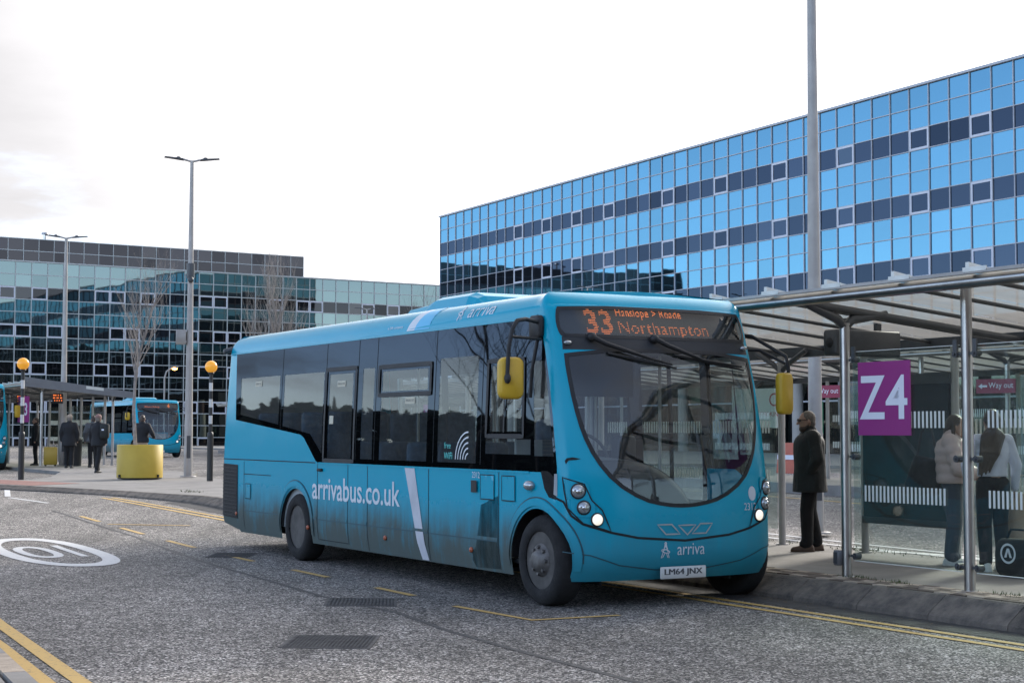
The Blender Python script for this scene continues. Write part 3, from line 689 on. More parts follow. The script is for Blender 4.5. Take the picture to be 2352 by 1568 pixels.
def base(s):
    s=min(max(s,0),OS[-1]-1e-6)
    i=min(bisect_right(OS,s)-1,len(OS)-2)
    u=(s-OS[i])/(OS[i+1]-OS[i])
    x=OP[i][0]+(OP[i+1][0]-OP[i][0])*u; y=OP[i][1]+(OP[i+1][1]-OP[i][1])*u
    j0=max(i-1,0); j1=min(i+2,len(OP)-1)
    tx=OP[j1][0]-OP[j0][0]; ty=OP[j1][1]-OP[j0][1]; l=math.hypot(tx,ty)
    return x,y,ty/l,-tx/l
def bmap(s,t,off=0.):
    x,y,nx,ny=base(s)
    w=sst((x-8.85)/.5)
    if t<=TS:
        z=t+w*.12*max(0,(t-2.45)/.27); ins=_pl(SIDE,t); nz=0.; co=1.
    else:
        th=min(1,(t-TS)/(TE-TS))*math.pi/2
        r=.25*(1-w)+.13*w; h=.25*(1-w)+.13*w
        z=TS+.12*w+h*math.sin(th); ins=_pl(SIDE,TS)+r*(1-math.cos(th)); nz=math.sin(th); co=math.cos(th)
    u=min(1,max(0,(x-8.3)/(BL-8.3)))
    rk=_pl(RAKE,z)*u**1.3
    ru=.10*sst((.5-x)/.5)*sst((z-1.2)/1.7)   # rear face leans in slightly at the top
    ins-=off*co
    return (x-nx*ins-rk+ru, y-ny*ins, z+off*nz)
def bus_paint():
    m, nt, o = newmat('turquoise bus paint'); L = nt.links
    b = N(nt, 'ShaderNodeBsdfPrincipled'); L.new(b.outputs[0], o.inputs[0]); b.inputs['Roughness'].default_value = .32; b.inputs['Specular IOR Level'].default_value = .16; b.inputs['Coat Roughness'].default_value = .15
    t = N(nt, 'ShaderNodeTexCoord'); s = N(nt, 'ShaderNodeSeparateXYZ'); L.new(t.outputs['Object'], s.inputs[0])
    n = N(nt, 'ShaderNodeTexNoise', i_Scale=2.2, i_Detail=8., i_Roughness=.65); L.new(t.outputs['Object'], n.inputs['Vector'])
    mp = N(nt, 'ShaderNodeMapping'); mp.inputs['Scale'].default_value = (7., 7., .6); L.new(t.outputs['Object'], mp.inputs[0])
    n2 = N(nt, 'ShaderNodeTexNoise', i_Scale=1.5, i_Detail=5., i_Roughness=.6); L.new(mp.outputs[0], n2.inputs['Vector'])
    # road film: heavy on the skirt, fading out above the belt; runs vertically
    h = N(nt, 'ShaderNodeMapRange', interpolation_type='SMOOTHSTEP'); L.new(s.outputs[2], h.inputs[0]); h.inputs[1].default_value = .25; h.inputs[2].default_value = 1.3; h.inputs[3].default_value = .92; h.inputs[4].default_value = .0
    a1 = N(nt, 'ShaderNodeMath', operation='MULTIPLY_ADD'); a1.inputs[1].default_value = .9; a1.inputs[2].default_value = .12; L.new(n.outputs['Fac'], a1.inputs[0])
    a2 = N(nt, 'ShaderNodeMath', operation='MULTIPLY_ADD'); a2.inputs[1].default_value = .9; a2.inputs[2].default_value = .05; L.new(n2.outputs['Fac'], a2.inputs[0])
    a3 = N(nt, 'ShaderNodeMath', operation='ADD'); L.new(a1.outputs[0], a3.inputs[0]); L.new(a2.outputs[0], a3.inputs[1])
    # the sides are dirtier than the washed front
    fx = N(nt, 'ShaderNodeMapRange'); L.new(s.outputs[0], fx.inputs[0]); fx.inputs[1].default_value = 9.0; fx.inputs[2].default_value = 9.35; fx.inputs[3].default_value = 1.; fx.inputs[4].default_value = .35
    d = N(nt, 'ShaderNodeMath', operation='MULTIPLY', use_clamp=True); L.new(a3.outputs[0], d.inputs[0]); L.new(h.outputs[0], d.inputs[1])
    dm = N(nt, 'ShaderNodeMapRange', interpolation_type='SMOOTHSTEP'); L.new(d.outputs[0], dm.inputs[0]); dm.inputs[1].default_value = .18; dm.inputs[2].default_value = .95
    d2 = N(nt, 'ShaderNodeMath', operation='MULTIPLY', use_clamp=True); L.new(dm.outputs[0], d2.inputs[0]); L.new(fx.outputs[0], d2.inputs[1])
    mx = N(nt, 'ShaderNodeMix', data_type='RGBA'); L.new(d2.outputs[0], mx.inputs['Factor']); mx.inputs[6].default_value = (.001, .315, .445, 1); mx.inputs[7].default_value = (.082, .105, .098, 1)
    L.new(mx.outputs[2], b.inputs['Base Color'])
    r = N(nt, 'ShaderNodeMath', operation='MULTIPLY_ADD', use_clamp=True); r.inputs[1].default_value = .5; r.inputs[2].default_value = .24; L.new(d2.outputs[0], r.inputs[0]); L.new(r.outputs[0], b.inputs['Roughness'])
    c = N(nt, 'ShaderNodeMath', operation='MULTIPLY_ADD', use_clamp=True); c.inputs[1].default_value = -.3; c.inputs[2].default_value = .14; L.new(d2.outputs[0], c.inputs[0]); L.new(c.outputs[0], b.inputs['Coat Weight'])
    # panels are never quite flat
    nb_ = N(nt, 'ShaderNodeTexNoise', i_Scale=1.1, i_Detail=2.); L.new(t.outputs['Object'], nb_.inputs['Vector'])
    bp = N(nt, 'ShaderNodeBump', i_Strength=.06, i_Distance=.2); L.new(nb_.outputs['Fac'], bp.inputs['Height']); L.new(bp.outputs[0], b.inputs['Normal']); L.new(bp.outputs[0], b.inputs['Coat Normal'])
    return m
M['bus'] = bus_paint()
M['busplain'] = pm('turquoise plain', (.001, .315, .445), .35, coat=.1, spec=.3)
M['paleblue'] = pm('pale blue vinyl', (.05, .42, .66), .35)
M['white'] = pm('dirty white vinyl', (.55, .56, .60), .5, var=.25, vscale=3.)
M['lightvinyl'] = pm('white vinyl', (.62, .66, .70), .45, var=.1, vscale=6.)
M['gap'] = pm('panel gap', (.006, .010, .012), .8)
M['crease'] = pm('dark crease line', (.02, .07, .09), .6)  # dark teal line drawn along the pressed creases and arches
M['grille'] = pm('black mesh grille', (.010, .010, .011), .7, bump=1., bscale=150)
M['bandglass'] = mirror_glass('black bonded glazing', (.075, .092, .12), .015, .012, 1.2, base=(.006, .007, .008), mixf=.55)
M['pane'] = glass('tinted bus window', (.66, .72, .72), .6, .015, dirt=.05, wav=.012, wscale=1.2, ior=1.5, k0=1.3)
M['screen'] = glass('windscreen glass', (.74, .80, .80), 1., .01, ior=1.55, k0=1.25, dirt=.012)
M['tyre'] = pm('tyre rubber', (.013, .012, .012), .85, var=.5, vscale=8., bump=.3, bscale=40)
M['rim'] = pm('dirty grey steel rim', (.10, .092, .085), .6, .2, var=.5, vscale=6.)
M['hub'] = pm('dull hub', (.17, .16, .15), .5, .5, var=.5, vscale=14.)
M['chrome'] = pm('chrome', (.6, .6, .6), .12, 1.)
M['lens'] = pm('lamp glass', (.35, .37, .38), .08, .6, coat=1.)
M['drl'] = pm('lit daytime lamp', (.8, .8, .75), .2, emit=(1, .9, .72), estr=.25)
M['mirroryellow'] = pm('yellow mirror housing', (.58, .36, .02), .5, var=.15, vscale=6.)
M['orange'] = pm('orange reflector', (.34, .08, .03), .4)
M['dash'] = pm('dark dashboard', (.022, .024, .027), .7, var=.2)
M['dashtop'] = pm('grey dashboard top', (.10, .115, .12), .65, var=.15)
M['interior'] = pm('interior panel', (.32, .35, .36), .7, var=.15)
M['ceiling'] = pm('interior ceiling', (.62, .63, .62), .7)
M['seat'] = pm('blue seat fabric', (.06, .11, .17), .9, var=.4, vscale=14.)
M['rail'] = pm('pale handrail', (.45, .45, .40), .35)
M['plate'] = pm('white number plate', (.62, .62, .60), .4, var=.12, vscale=10.)
M['sticker'] = pm('cream sticker', (.50, .47, .36), .6)
M['teal'] = pm('teal print', (.05, .45, .42), .5)
def text2d(txt, size=1., off=0., shear=0., space=1.):
    cu = bpy.data.curves.new('txt', 'FONT'); cu.body = txt; cu.size = size; cu.offset = off; cu.shear = shear; cu.space_character = space; cu.resolution_u = 3
    ob = bpy.data.objects.new('txt', cu); COL.objects.link(ob)
    dg = bpy.context.evaluated_depsgraph_get(); me = ob.evaluated_get(dg).to_mesh()
    vs = [(v.co.x, v.co.y) for v in me.vertices]; fs = [tuple(p.vertices) for p in me.polygons]
    ob.evaluated_get(dg).to_mesh_clear(); bpy.data.objects.remove(ob); bpy.data.curves.remove(cu)
    x0 = min(v[0] for v in vs); x1 = max(v[0] for v in vs); y0 = min(v[1] for v in vs); y1 = max(v[1] for v in vs)
    return vs, fs, (x0, y0, x1, y1)
def fit_text(txt, x0, x1, y0, y1, off=0., base=None, shear=0., space=1.):
    vs, fs, bb = text2d(txt, 1., off, shear, space)
    sx = (x1-x0)/(bb[2]-bb[0]); sy = (y1-y0)/(bb[3]-bb[1])
    return [(x0+(v[0]-bb[0])*sx, y0+(v[1]-bb[1])*sy) for v in vs], fs
def ribbon2d(path, w, closed=False):
    P = [Vector(p) for p in path]; n = len(P); vs = []
    for i, p in enumerate(P):
        if closed: d = (P[(i+1) % n]-P[i-1])
        else: d = P[min(i+1, n-1)]-P[max(i-1, 0)]
        d = d.normalized() if d.length > 1e-9 else Vector((1, 0)); nn = Vector((-d.y, d.x))*w/2
        vs += [tuple(p+nn), tuple(p-nn)]
    m = n if closed else n-1
    fs = [(2*i, 2*i+1, 2*((i+1) % n)+1, 2*((i+1) % n)) for i in range(m)]
    return vs, fs
def densify(path, step=.05, closed=False):
    out_ = []; n = len(path)
    for i in range(n if closed else n-1):
        p = Vector(path[i]); q = Vector(path[(i+1) % n]); k = max(1, int((q-p).length/step))
        out_ += [tuple(p.lerp(q, j/k)) for j in range(k)]
    if not closed: out_.append(tuple(path[-1]))
    return out_
def smooth_closed(path, it=2):
    for _ in range(it):
        n = len(path); q = []
        for i in range(n):
            a, b = Vector(path[i]), Vector(path[(i+1) % n]); q += [tuple(a.lerp(b, .25)), tuple(a.lerp(b, .75))]
        path = q
    return path
def arriva_sign(x0, y0, h):
    """the operator's stick figure A: splayed legs crossed by a tilted ring"""
    vs, fs = [], []
    def addr(path, w, closed=False):
        v, f = ribbon2d(path, w, closed); n = len(vs); vs.extend(v); fs.extend([tuple(i+n for i in q) for q in f])
    w = h*.05; W = h*.62
    for sgn in (-1, 1):
        addr([(x0+W*.5+sgn*h*.02, y0+h), (x0+W*.5+sgn*h*.12, y0+h*.55), (x0+W*.5+sgn*h*.30, y0)], w)
        addr([(x0+W*.5-sgn*h*.08, y0+h*.95), (x0+W*.5+sgn*h*.20, y0+h*.40)], w)
        addr([(x0+W*.5+sgn*h*.05, y0+h*.32), (x0+W*.5+sgn*h*.20, y0+h*.02)], w)
    addr([(x0+W*.5+h*.30*cos(2*pi*i/20), y0+h*.42+h*.10*sin(2*pi*i/20)+h*.06*-cos(2*pi*i/20)) for i in range(20)], w, True)
    addr([(x0+W*.5-h*.12, y0+h*.48), (x0+W*.5+h*.16, y0+h*.62), (x0+W*.5-h*.02, y0+h*.70)], w)
    return vs, fs

def build_bus(root, hero=True, route='33', line1='Hanslope > Roade', line2='Northampton'):
    X = lambda x: S0+x
    Q = lambda q: SC+q
    def P3(s, t, off=0.): return bmap(s, t, off)
    def surf(name, v2, f2, off, mat, parent=root, smooth=True):
        mb = MB(); mb.add([P3(u, v, off) for u, v in v2], f2, smooth); return mb.build(name, mat, parent)
    def decal_poly(name, poly, off, mat, parent=root, step=.06):
        # filled polygon subdivided so that it follows the curved skin
        b = densify(poly, step, True); n = len(b); vs = [Vector(p) for p in b]
        x0 = min(p[0] for p in b); x1 = max(p[0] for p in b); y0 = min(p[1] for p in b); y1 = max(p[1] for p in b)
        u = x0+step
        while u < x1:
            v = y0+step
            while v < y1:
                if pt_in((u, v), b): vs.append(Vector((u, v)))
                v += step
            u += step
        r = delaunay_2d_cdt(vs, [(i, (i+1) % n) for i in range(n)], [tuple(range(n))], 1, 1e-5)
        return surf(name, [tuple(p) for p in r[0]], [tuple(f) for f in r[2]], off, mat, parent)
    def line(name, path, w, off, mat, parent=root, closed=False):
        v, f = ribbon2d(densify(path, .06, closed), w, closed); return surf(name, v, f, off, mat, parent)
    def text(name, txt, x0, x1, y0, y1, off, mat, bold=0., shear=0., space=1., parent=root):
        v, f = fit_text(txt, x0, x1, y0, y1, bold, shear=shear, space=space); return surf(name, v, f, off, mat, parent, False)

    # ---------------- regions of the skin
    FW, RW, AR = 8.92, 2.86, .50
    def arch(cx, side=0):
        pts = []
        for i in range(17):
            t = pi*i/16; pts.append((cx+AR*1.02*cos(t), .42+AR*.98*sin(t)))
        return [(cx+AR*1.02, .2)]+pts+[(cx-AR*1.02, .2)]
    band = [(.48, 2.71), (.58, 1.79), (2.98, 1.59), (3.10, 1.55), (3.50, 1.27), (3.56, 1.25), (9.0, 1.25)]
    band = [(X(x), t) for x, t in band]+[(Q(-1.53), 1.10), (Q(-1.45), 1.02), (Q(-1.33), 1.0), (Q(-1.30), 1.30), (Q(-1.33), 1.75), (Q(-1.37), 2.1), (Q(-1.43), 2.4), (Q(-1.52), 2.66), (Q(-1.56), 2.71)]
    panes = [
        [(.72, 2.36), (.76, 1.86), (2.20, 1.72), (2.20, 2.36)], [(2.36, 2.36), (2.36, 1.70), (3.30, 1.60), (3.68, 1.36), (3.68, 2.36)],
        [(3.86, 2.32), (3.86, 1.31), (4.56, 1.31), (4.56, 2.32)], [(4.84, 2.36), (4.84, 1.31), (5.16, 1.31), (5.16, 2.36)],
        [(5.36, 2.02), (5.36, 1.31), (6.56, 1.31), (6.56, 2.02)], [(5.38, 2.31), (5.38, 2.08), (6.54, 2.08), (6.54, 2.31)],
        [(6.82, 2.40), (6.82, 1.31), (7.68, 1.31), (7.68, 2.40)], [(7.96, 2.28), (7.96, 1.63), (8.24, 1.63), (8.24, 2.28)],
        [(8.28, 2.28), (8.28, 1.63), (8.60, 1.63), (8.60, 2.28)], [(7.88, 1.56), (7.88, 1.41), (8.80, 1.41), (8.80, 1.56)]]
    panes = [[(X(x), t) for x, t in p] for p in panes]
    panes.append([(X(8.86), 2.30), (X(8.88), 1.40), (Q(-1.34), 1.40), (Q(-1.375), 1.75), (Q(-1.42), 2.1), (Q(-1.46), 2.30)])
    ws0 = [(-1.12, 2.42), (-1.125, 2.19), (-1.09, 1.89), (-1.03, 1.61), (-.925, 1.37), (-.75, 1.15), (-.46, .985), (-.2, .93), (0, .918)]
    ws = ws0+[(-q, t) for q, t in reversed(ws0[:-1])]
    ws = [(Q(q), t) for q, t in smooth_closed(ws, 1)]
    wsi = [(Q((q-SC)*.957), 1.69+(t-1.69)*.955+.0) for q, t in ws]
    de0 = [(-1.10, 2.715), (-1.15, 2.66), (-1.165, 2.58), (-1.14, 2.515), (-1.09, 2.495)]
    de = de0+[(-q, t) for q, t in reversed(de0)]; de = [(Q(q), t) for q, t in smooth_closed(de, 1)]
    dei = [(Q((q-SC)*.965), 2.605+(t-2.605)*.80) for q, t in de]
    mask = [(Q(-1.12), 2.50), (Q(-1.13), 2.40), (Q(1.13), 2.40), (Q(1.12), 2.50)]     # black strip between screen and display
    cl0 = [(-1.24, 1.21), (-1.04, 1.15), (-.975, 1.0), (-.88, .91), (-.80, .715), (-1.06, .79), (-1.20, .93), (-1.225, 1.08)]
    cl = [[(Q(q), t) for q, t in cl0], [(Q(-q), t) for q, t in cl0]]
    Smax = OS[-1]
    mir = lambda poly: [(Smax-u, v) for u, v in poly]
    lband = mir([(X(.48), 2.71), (X(.58), 1.30), (X(7.0), 1.30), (X(7.0), .42), (X(8.28), .42), (X(8.28), 1.25), (X(8.78), 1.25)]+band[-9:])
    lp = [mir([(X(x0), 2.4), (X(x0), z), (X(x1), z), (X(x1), 2.4)]) for x0, x1, z in ((.8, 2.2, 1.42), (2.4, 3.8, 1.42), (4.0, 5.3, 1.42), (5.5, 6.8, 1.42), (7.1, 7.6, .55), (7.68, 8.2, .55), (8.4, 8.84, 1.35))]
    lp.append(mir(panes[-1]))
    cutpoly = [arch(X(FW)), arch(X(RW)), mir(arch(X(FW))), mir(arch(X(RW))), [(X(-.3), .2), (X(-.3), .40), (X(.10), .36), (X(.7), .28), (X(1.0), .2)]]
    regions = [('band', band), ('band', lband)]+[('pane', p) for p in panes]+[('pane', p) for p in lp]+[('mask', mask), ('seal', ws), ('screen', wsi), ('dframe', de), ('dglass', dei), ('cl0', cl[0]), ('cl1', cl[1])]+[('cut', p) for p in cutpoly]
    T0 = .25
    vs = []; ed = []
    def addpoly(poly, step):
        b = densify([(u, max(T0, min(TS, v))) for u, v in poly], step, True); k = len(vs)
        vs.extend(Vector(p) for p in b); ed.extend((k+i, k+(i+1) % len(b)) for i in range(len(b)))
    addpoly([(0, T0), (Smax, T0), (Smax, TS), (0, TS)], .08)
    for k, p in regions: addpoly(p, .05)
    s = .04
    while s < Smax:
        fr = abs(s-SC) < 1.95 or s < 1.6 or s > Smax-1.6; ds = .055 if fr else .22
        t = T0+.03
        while t < TS: vs.append(Vector((s, t))); t += .06 if fr else .12
        s += ds
    r = delaunay_2d_cdt(vs, ed, [], 0, 1e-5); V = [tuple(p) for p in r[0]]; F = r[2]
    groups = {}
    bbs = [(min(u for u, v in p), max(u for u, v in p), min(v for u, v in p), max(v for u, v in p)) for k, p in regions]
    for f in F:
        c = (sum(V[i][0] for i in f)/3, sum(V[i][1] for i in f)/3); key = ('body',)
        for i, (k, p) in enumerate(regions):
            b_ = bbs[i]
            if b_[0] <= c[0] <= b_[1] and b_[2] <= c[1] <= b_[3] and pt_in(c, p): key = (k, i) if k in ('pane', 'screen', 'dglass') else (k,)
        groups.setdefault(key, []).append(f)
    names = {'body': ('body', 'bus'), 'band': ('window_surround', 'bandglass'), 'pane': ('window_pane', 'pane'), 'mask': ('wiper_panel', 'dash'), 'seal': ('windscreen_seal', 'black'), 'screen': ('windscreen', 'screen'), 'dframe': ('display_surround', 'black'), 'dglass': ('display_glass', 'screen'), 'cl0': ('headlight_panel', 'bus'), 'cl1': ('headlight_panel', 'bus')}
    offs = {'pane': -.002, 'seal': .006, 'dframe': .005, 'mask': .002, 'cl0': .004, 'cl1': .004, 'screen': .001}
    parts = {}
    for key, fl in groups.items():
        if key[0] == 'cut': continue
        mp = {}; v2 = []; f2 = []
        for f in fl:
            g = []
            for i in f:
                if i not in mp: mp[i] = len(v2); v2.append(V[i])
                g.append(mp[i])
            f2.append(tuple(g))
        nm, mt = names[key[0]]
        parts.setdefault(key[0], []).append(surf(nm, v2, f2, offs.get(key[0], 0.), M[mt]))
    for pp in parts.get('pane', []): pp.location = (0, 0, 0)
    # ---------------- roof: rounded edge then a crowned top
    nS = 260; rows = 9; mb = MB(); ring = [[P3(Smax*i/nS, TS+(TE-TS)*j/(rows-1)) for i in range(nS)] for j in range(rows)]
    mb.add([p for rw in ring for p in rw], [(j*nS+i, j*nS+(i+1) % nS, (j+1)*nS+(i+1) % nS, (j+1)*nS+i) for j in range(rows-1) for i in range(nS)], True)
    last = ring[-1]; lv = [last]
    for k in range(1, 5):
        f = 1-k/5; cr = .035*(1-f*f); lv.append([(x*f+(1-f)*4.7 if False else x, y*f, z+cr) for x, y, z in last])
    lv.append([(x, 0, z+.035) for x, y, z in last])
    mb.add([p for rw in lv for p in rw], [(j*nS+i, j*nS+(i+1) % nS, (j+1)*nS+(i+1) % nS, (j+1)*nS+i) for j in range(len(lv)-1) for i in range(nS)], True)
    mb.build('roof', M['bus'], root)
    # ---------------- wheels
    def wheel(x, side, front):
        y = side*1.19; R = .425; sg = side
        mb = MB(); mb.lathe([(.27, -.0*sg), (.285, .015*sg), (.33, .018*sg), (.39, .010*sg), (.415, -.02*sg), (R, -.05*sg), (R, -.20*sg), (.41, -.235*sg), (.33, -.25*sg), (.27, -.24*sg)], (x, y, R), 'y', 36, caps=False)
        ty = mb.build('wheel', M['tyre'], root)
        mb = MB()
        if front: mb.lathe([(.275, -.01*sg), (.262, -.03*sg), (.25, -.075*sg), (.18, -.08*sg), (.165, -.03*sg), (.0, -.03*sg)], (x, y, R), 'y', 32)
        else: mb.lathe([(.275, -.01*sg), (.262, -.03*sg), (.25, -.13*sg), (.16, -.17*sg), (.0, -.17*sg)], (x, y, R), 'y', 32)
        mb.build('rim', M['rim'], ty)
        mb = MB()
        if front:
            mb.lathe([(.165, -.04*sg), (.155, .0), (.10, .02*sg), (.085, .055*sg), (.05, .065*sg), (0, .065*sg)], (x, y, R), 'y', 24)
            for k in range(8):
                t = 2*pi*k/8; mb.cyl((x+.125*cos(t), y-.02*sg, R+.125*sin(t)), (x+.125*cos(t), y+.035*sg, R+.125*sin(t)), .022, .017, 6)
        else:
            mb.lathe([(.11, -.17*sg), (.10, -.08*sg), (.06, -.06*sg), (0, -.055*sg)], (x, y, R), 'y', 20)
            for k in range(8):
                t = 2*pi*k/8; mb.cyl((x+.135*cos(t), y-.17*sg, R+.135*sin(t)), (x+.135*cos(t), y-.135*sg, R+.135*sin(t)), .014, .014, 6)
        mb.build('hub', M['hub'], ty)
    for side in (-1, 1): wheel(FW, side, True); wheel(RW, side, False)
    for cx in (FW, RW):                                         # wheel wells
        for side in (-1, 1):
            mb = MB(); vs_ = []
            for i in range(13):
                t = pi*i/12; xw = cx+AR*1.06*cos(t); yw = (HW if xw < XS else HW*max(.0, 1-min(1, (xw+.02-XS)/LX)**NE)**(1/NE))-.025; vs_ += [(xw, side*yw, .42+AR*1.0*sin(t)), (cx+AR*1.06*cos(t), side*.75, .42+AR*1.0*sin(t))]
            mb.add(vs_, [(2*i, 2*i+1, 2*i+3, 2*i+2) for i in range(12)], True)
            mb.bx(cx-.36, cx+.36, side*.74, side*.76, .2, .95); mb.build('wheel_arch', M['black'], root)
    mb = MB(); mb.bx(.3, 9.05, -.74, .74, .24, .30); mb.bx(3.5, 8.3, -1.12, 1.12, .27, .31); mb.bx(.4, 2.2, -1.1, 1.1, .30, .36); mb.cyl((FW, -1.0, .40), (FW, 1.0, .40), .06); mb.cyl((RW, -1., .40), (RW, 1., .40), .08); mb.bx(9.1, 9.35, -1.0, 1.0, .28, .34); mb.build('chassis', M['black'], root)
    # wheel arch lips on the skin
    for cx in (FW, RW):
        rr = AR+.055
        pth = [(X(cx)+rr*1.02*cos(pi*i/24), .42+rr*.99*sin(pi*i/24)) for i in range(-1, 26)]
        line('arch_lip', [p for p in pth if p[1] > .28], .07, .012, M['bus'])
        rr += .045; line('arch_crease', [(X(cx)+rr*1.02*cos(pi*i/24), .42+rr*.99*sin(pi*i/24)) for i in range(0, 25)], .012, .003, M['crease'])
    line('drip_rail', [(X(.2), 2.716), (X(9.0), 2.716)], .022, .006, M['busplain']); line('drip_rail', [(Smax-X(.2), 2.716), (Smax-X(9.0), 2.716)], .022, .006, M['busplain'])
    # ---------------- panel joints, rubbing crease, flaps, grille
    for x, z0, z1 in ((3.58, .30, 1.25), (4.50, .30, 1.25), (5.06, .26, 1.25), (6.63, .26, 1.25), (8.17, .28, 1.25), (.98, .30, 1.22)):
        line('panel_joint', [(X(x), z0), (X(x), z1)], .012, .0025, M['gap'])
    line('panel_joint', [(X(.02), 1.245), (X(3.5), 1.245)], .012, .0025, M['gap'])
    line('panel_joint', [(X(.98), 1.05), (X(2.0), 1.05)], .010, .0025, M['gap'])
    line('panel_joint', [(X(3.60), .31), (X(4.48), .31)], .010, .0025, M['gap'])
    for x0, x1 in ((1.0, 2.25), (3.44, 3.56), (3.6, 4.48), (4.52, 5.04), (5.08, 6.61), (6.65, 8.15)):
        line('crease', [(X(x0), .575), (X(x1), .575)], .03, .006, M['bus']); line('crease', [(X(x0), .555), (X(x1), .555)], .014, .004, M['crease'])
    line('belt_trim', [(X(3.6), 1.243), (X(8.78), 1.243)], .02, .008, M['bus'])
    if hero:
        decal_poly('rear_grille', [(X(.12), 1.18), (X(.12), .45), (X(.74), .43), (X(.74), 1.17)], .006, M['grille'])
        for k in range(14): line('grille_slat', [(X(.14), .48+k*.05), (X(.72), .47+k*.05)], .014, .012, M['black'])
        for (x0, x1, z0, z1) in ((7.80, 8.08, .96, 1.20), (8.24, 8.50, .96, 1.20), (1.05, 1.25, .72, .92)):
            decal_poly('access_flap', [(X(x0), z0), (X(x1), z0), (X(x1), z1), (X(x0), z1)], .007, M['bus'])
            line('flap_joint', [(X(x0), z0), (X(x1), z0), (X(x1), z1), (X(x0), z1)], .010, .009, M['gap'], closed=True)
        decal_poly('socket', [(X(7.62), 1.02), (X(7.74), 1.02), (X(7.74), 1.14), (X(7.62), 1.14)], .02, M['black'])
        # white slash, lettering
        decal_poly('white_stripe', [(X(6.05), 1.232), (X(6.29), 1.232), (X(6.60), .26), (X(6.44), .26)], .0045, M['white'])
        decal_poly('roof_stripe', [(X(5.95), 2.735), (X(6.14), 2.735), (X(6.36), 3.06), (X(6.20), 3.06)], .004, M['lightvinyl'])
        decal_poly('roof_stripe', [(X(6.14), 2.735), (X(6.50), 2.735), (X(6.62), 3.06), (X(6.36), 3.06)], .004, M['paleblue'])
        text('lettering', 'arrivabus.co.uk', X(3.42), X(5.93), .80, 1.075, .005, M['lightvinyl'], .012)
        text('lettering', 'arriva', X(7.36), X(7.92), 2.79, 2.92, .006, M['lightvinyl'], -.004, .15)
        v, f = arriva_sign(X(7.12), 2.77, .18); surf('emblem', v, f, .006, M['lightvinyl'], smooth=False)
        text('lettering', 'a DB company', X(5.45), X(5.84), 2.765, 2.80, .006, M['lightvinyl'])
        text('lettering', '2312', X(7.62), X(7.78), 1.165, 1.225, .006, M['lightvinyl'])
        text('lettering', '2312', Q(.735), Q(.91), .875, .945, .006, M['lightvinyl'])
        text('lettering', 'free', X(6.98), X(7.13), 1.455, 1.52, .003, M['teal']); text('lettering', 'WiFi', X(6.98), X(7.17), 1.345, 1.415, .003, M['teal'], .012)
        vs_, fs_ = [], []
        for k in range(5):
            rr = .06+k*.055; v, f = ribbon2d([(X(7.52-rr*1.0+rr*.98*(1-cos(t*pi/20))), 1.345+rr*1.0*sin(t*pi/20)) for t in range(0, 11)], .016)
            n_ = len(vs_); vs_ += v; fs_ += [tuple(i+n_ for i in q) for q in f]
        surf('wifi_symbol', vs_, fs_, .003, M['lightvinyl'], smooth=False)
        for (x, z) in ((1.30, 2.27), (4.10, 2.20), (6.0, 1.97)):
            decal_poly('sticker', [(X(x), z-.035), (X(x+.24), z-.035), (X(x+.24), z+.035), (X(x), z+.035)], .003, M['sticker'])
            text('lettering', 'EMERGENCY EXIT', X(x+.02), X(x+.22), z-.012, z+.014, .005, M['textdark'])
        decal_poly('sticker', [(X(3.90), 1.72), (X(4.02), 1.72), (X(4.02), 1.82), (X(3.90), 1.82)], .003, M['sticker'])
        # hopper vent, door window and cab window frames stand proud
        for (x0, x1, z0, z1, w) in ((5.30, 6.62, 2.04, 2.36, .05), (3.76, 4.66, 1.28, 2.38, .05), (7.90, 8.66, 1.585, 2.33, .045)):
            line('window_frame', [(X(x0), z0), (X(x1), z0), (X(x1), z1), (X(x0), z1)], w, .012, M['black'], closed=True)
        line('window_frame', [(X(8.26), 1.62), (X(8.26), 2.3)], .03, .012, M['black'])
        for x in (2.28, 3.74, 4.70, 5.22, 6.72, 7.78): line('glass_joint', [(X(x), 1.30 if x > 3.6 else 1.66), (X(x), 2.71)], .010, .002, M['gap'])
        for (x, z) in ((3.28, .44), (5.55, .44), (7.60, .44), (.70, .50)):
            p = P3(X(x), z); mb = MB(); mb.ell((p[0], p[1]-.004, p[2]), (.035, .018, .028)); mb.build('side_marker', M['orange'], root)
        p = P3(X(8.80), 1.12); mb = MB(); mb.ell((p[0], p[1]-.015, p[2]), (.085, .05, .05)); mb.build('indicator_lamp', M['lens'], root)
        p = P3(X(3.68), 1.16); mb = MB(); mb.rbox((p[0], p[1]-.015, p[2]), (.12, .04, .035), .012, axis='x'); mb.build('door_handle', M['black'], root)
        p = P3(X(.05), 2.80); mb = MB(); mb.cyl((p[0]-.0, p[1]-.01, p[2]-.02), (p[0]-.03, p[1]-.12, p[2]-.05), .045, .04, 12); mb.ell((p[0]-.03, p[1]-.12, p[2]-.05), (.04, .02, .04)); mb.build('camera_unit', M['dgrey'], root)
        # soot stain panel ahead of the front joint
        decal_poly('stain', [(X(7.66), .27), (X(8.16), .285), (X(8.16), 1.0), (X(8.02), .97), (X(7.92), .93), (X(7.80), .90), (X(7.74), .62), (X(7.70), .48), (X(7.62), .42), (X(7.60), .34)], .0035, M['stain'])
    # roof pod
    mb = MB(); xx = [(4.95, .55, 0), (5.05, .68, .085), (5.55, .70, .105), (5.75, .70, .165), (6.55, .70, .165), (6.68, .66, .12), (6.75, .6, 0)]
    vs_ = []
    for x, hw, h in xx:
        zb = 2.985; vs_ += [(x, -hw-.05, zb), (x, -hw, zb+h*.75), (x, -hw+.09, zb+h), (x, hw-.09, zb+h), (x, hw, zb+h*.75), (x, hw+.05, zb)]
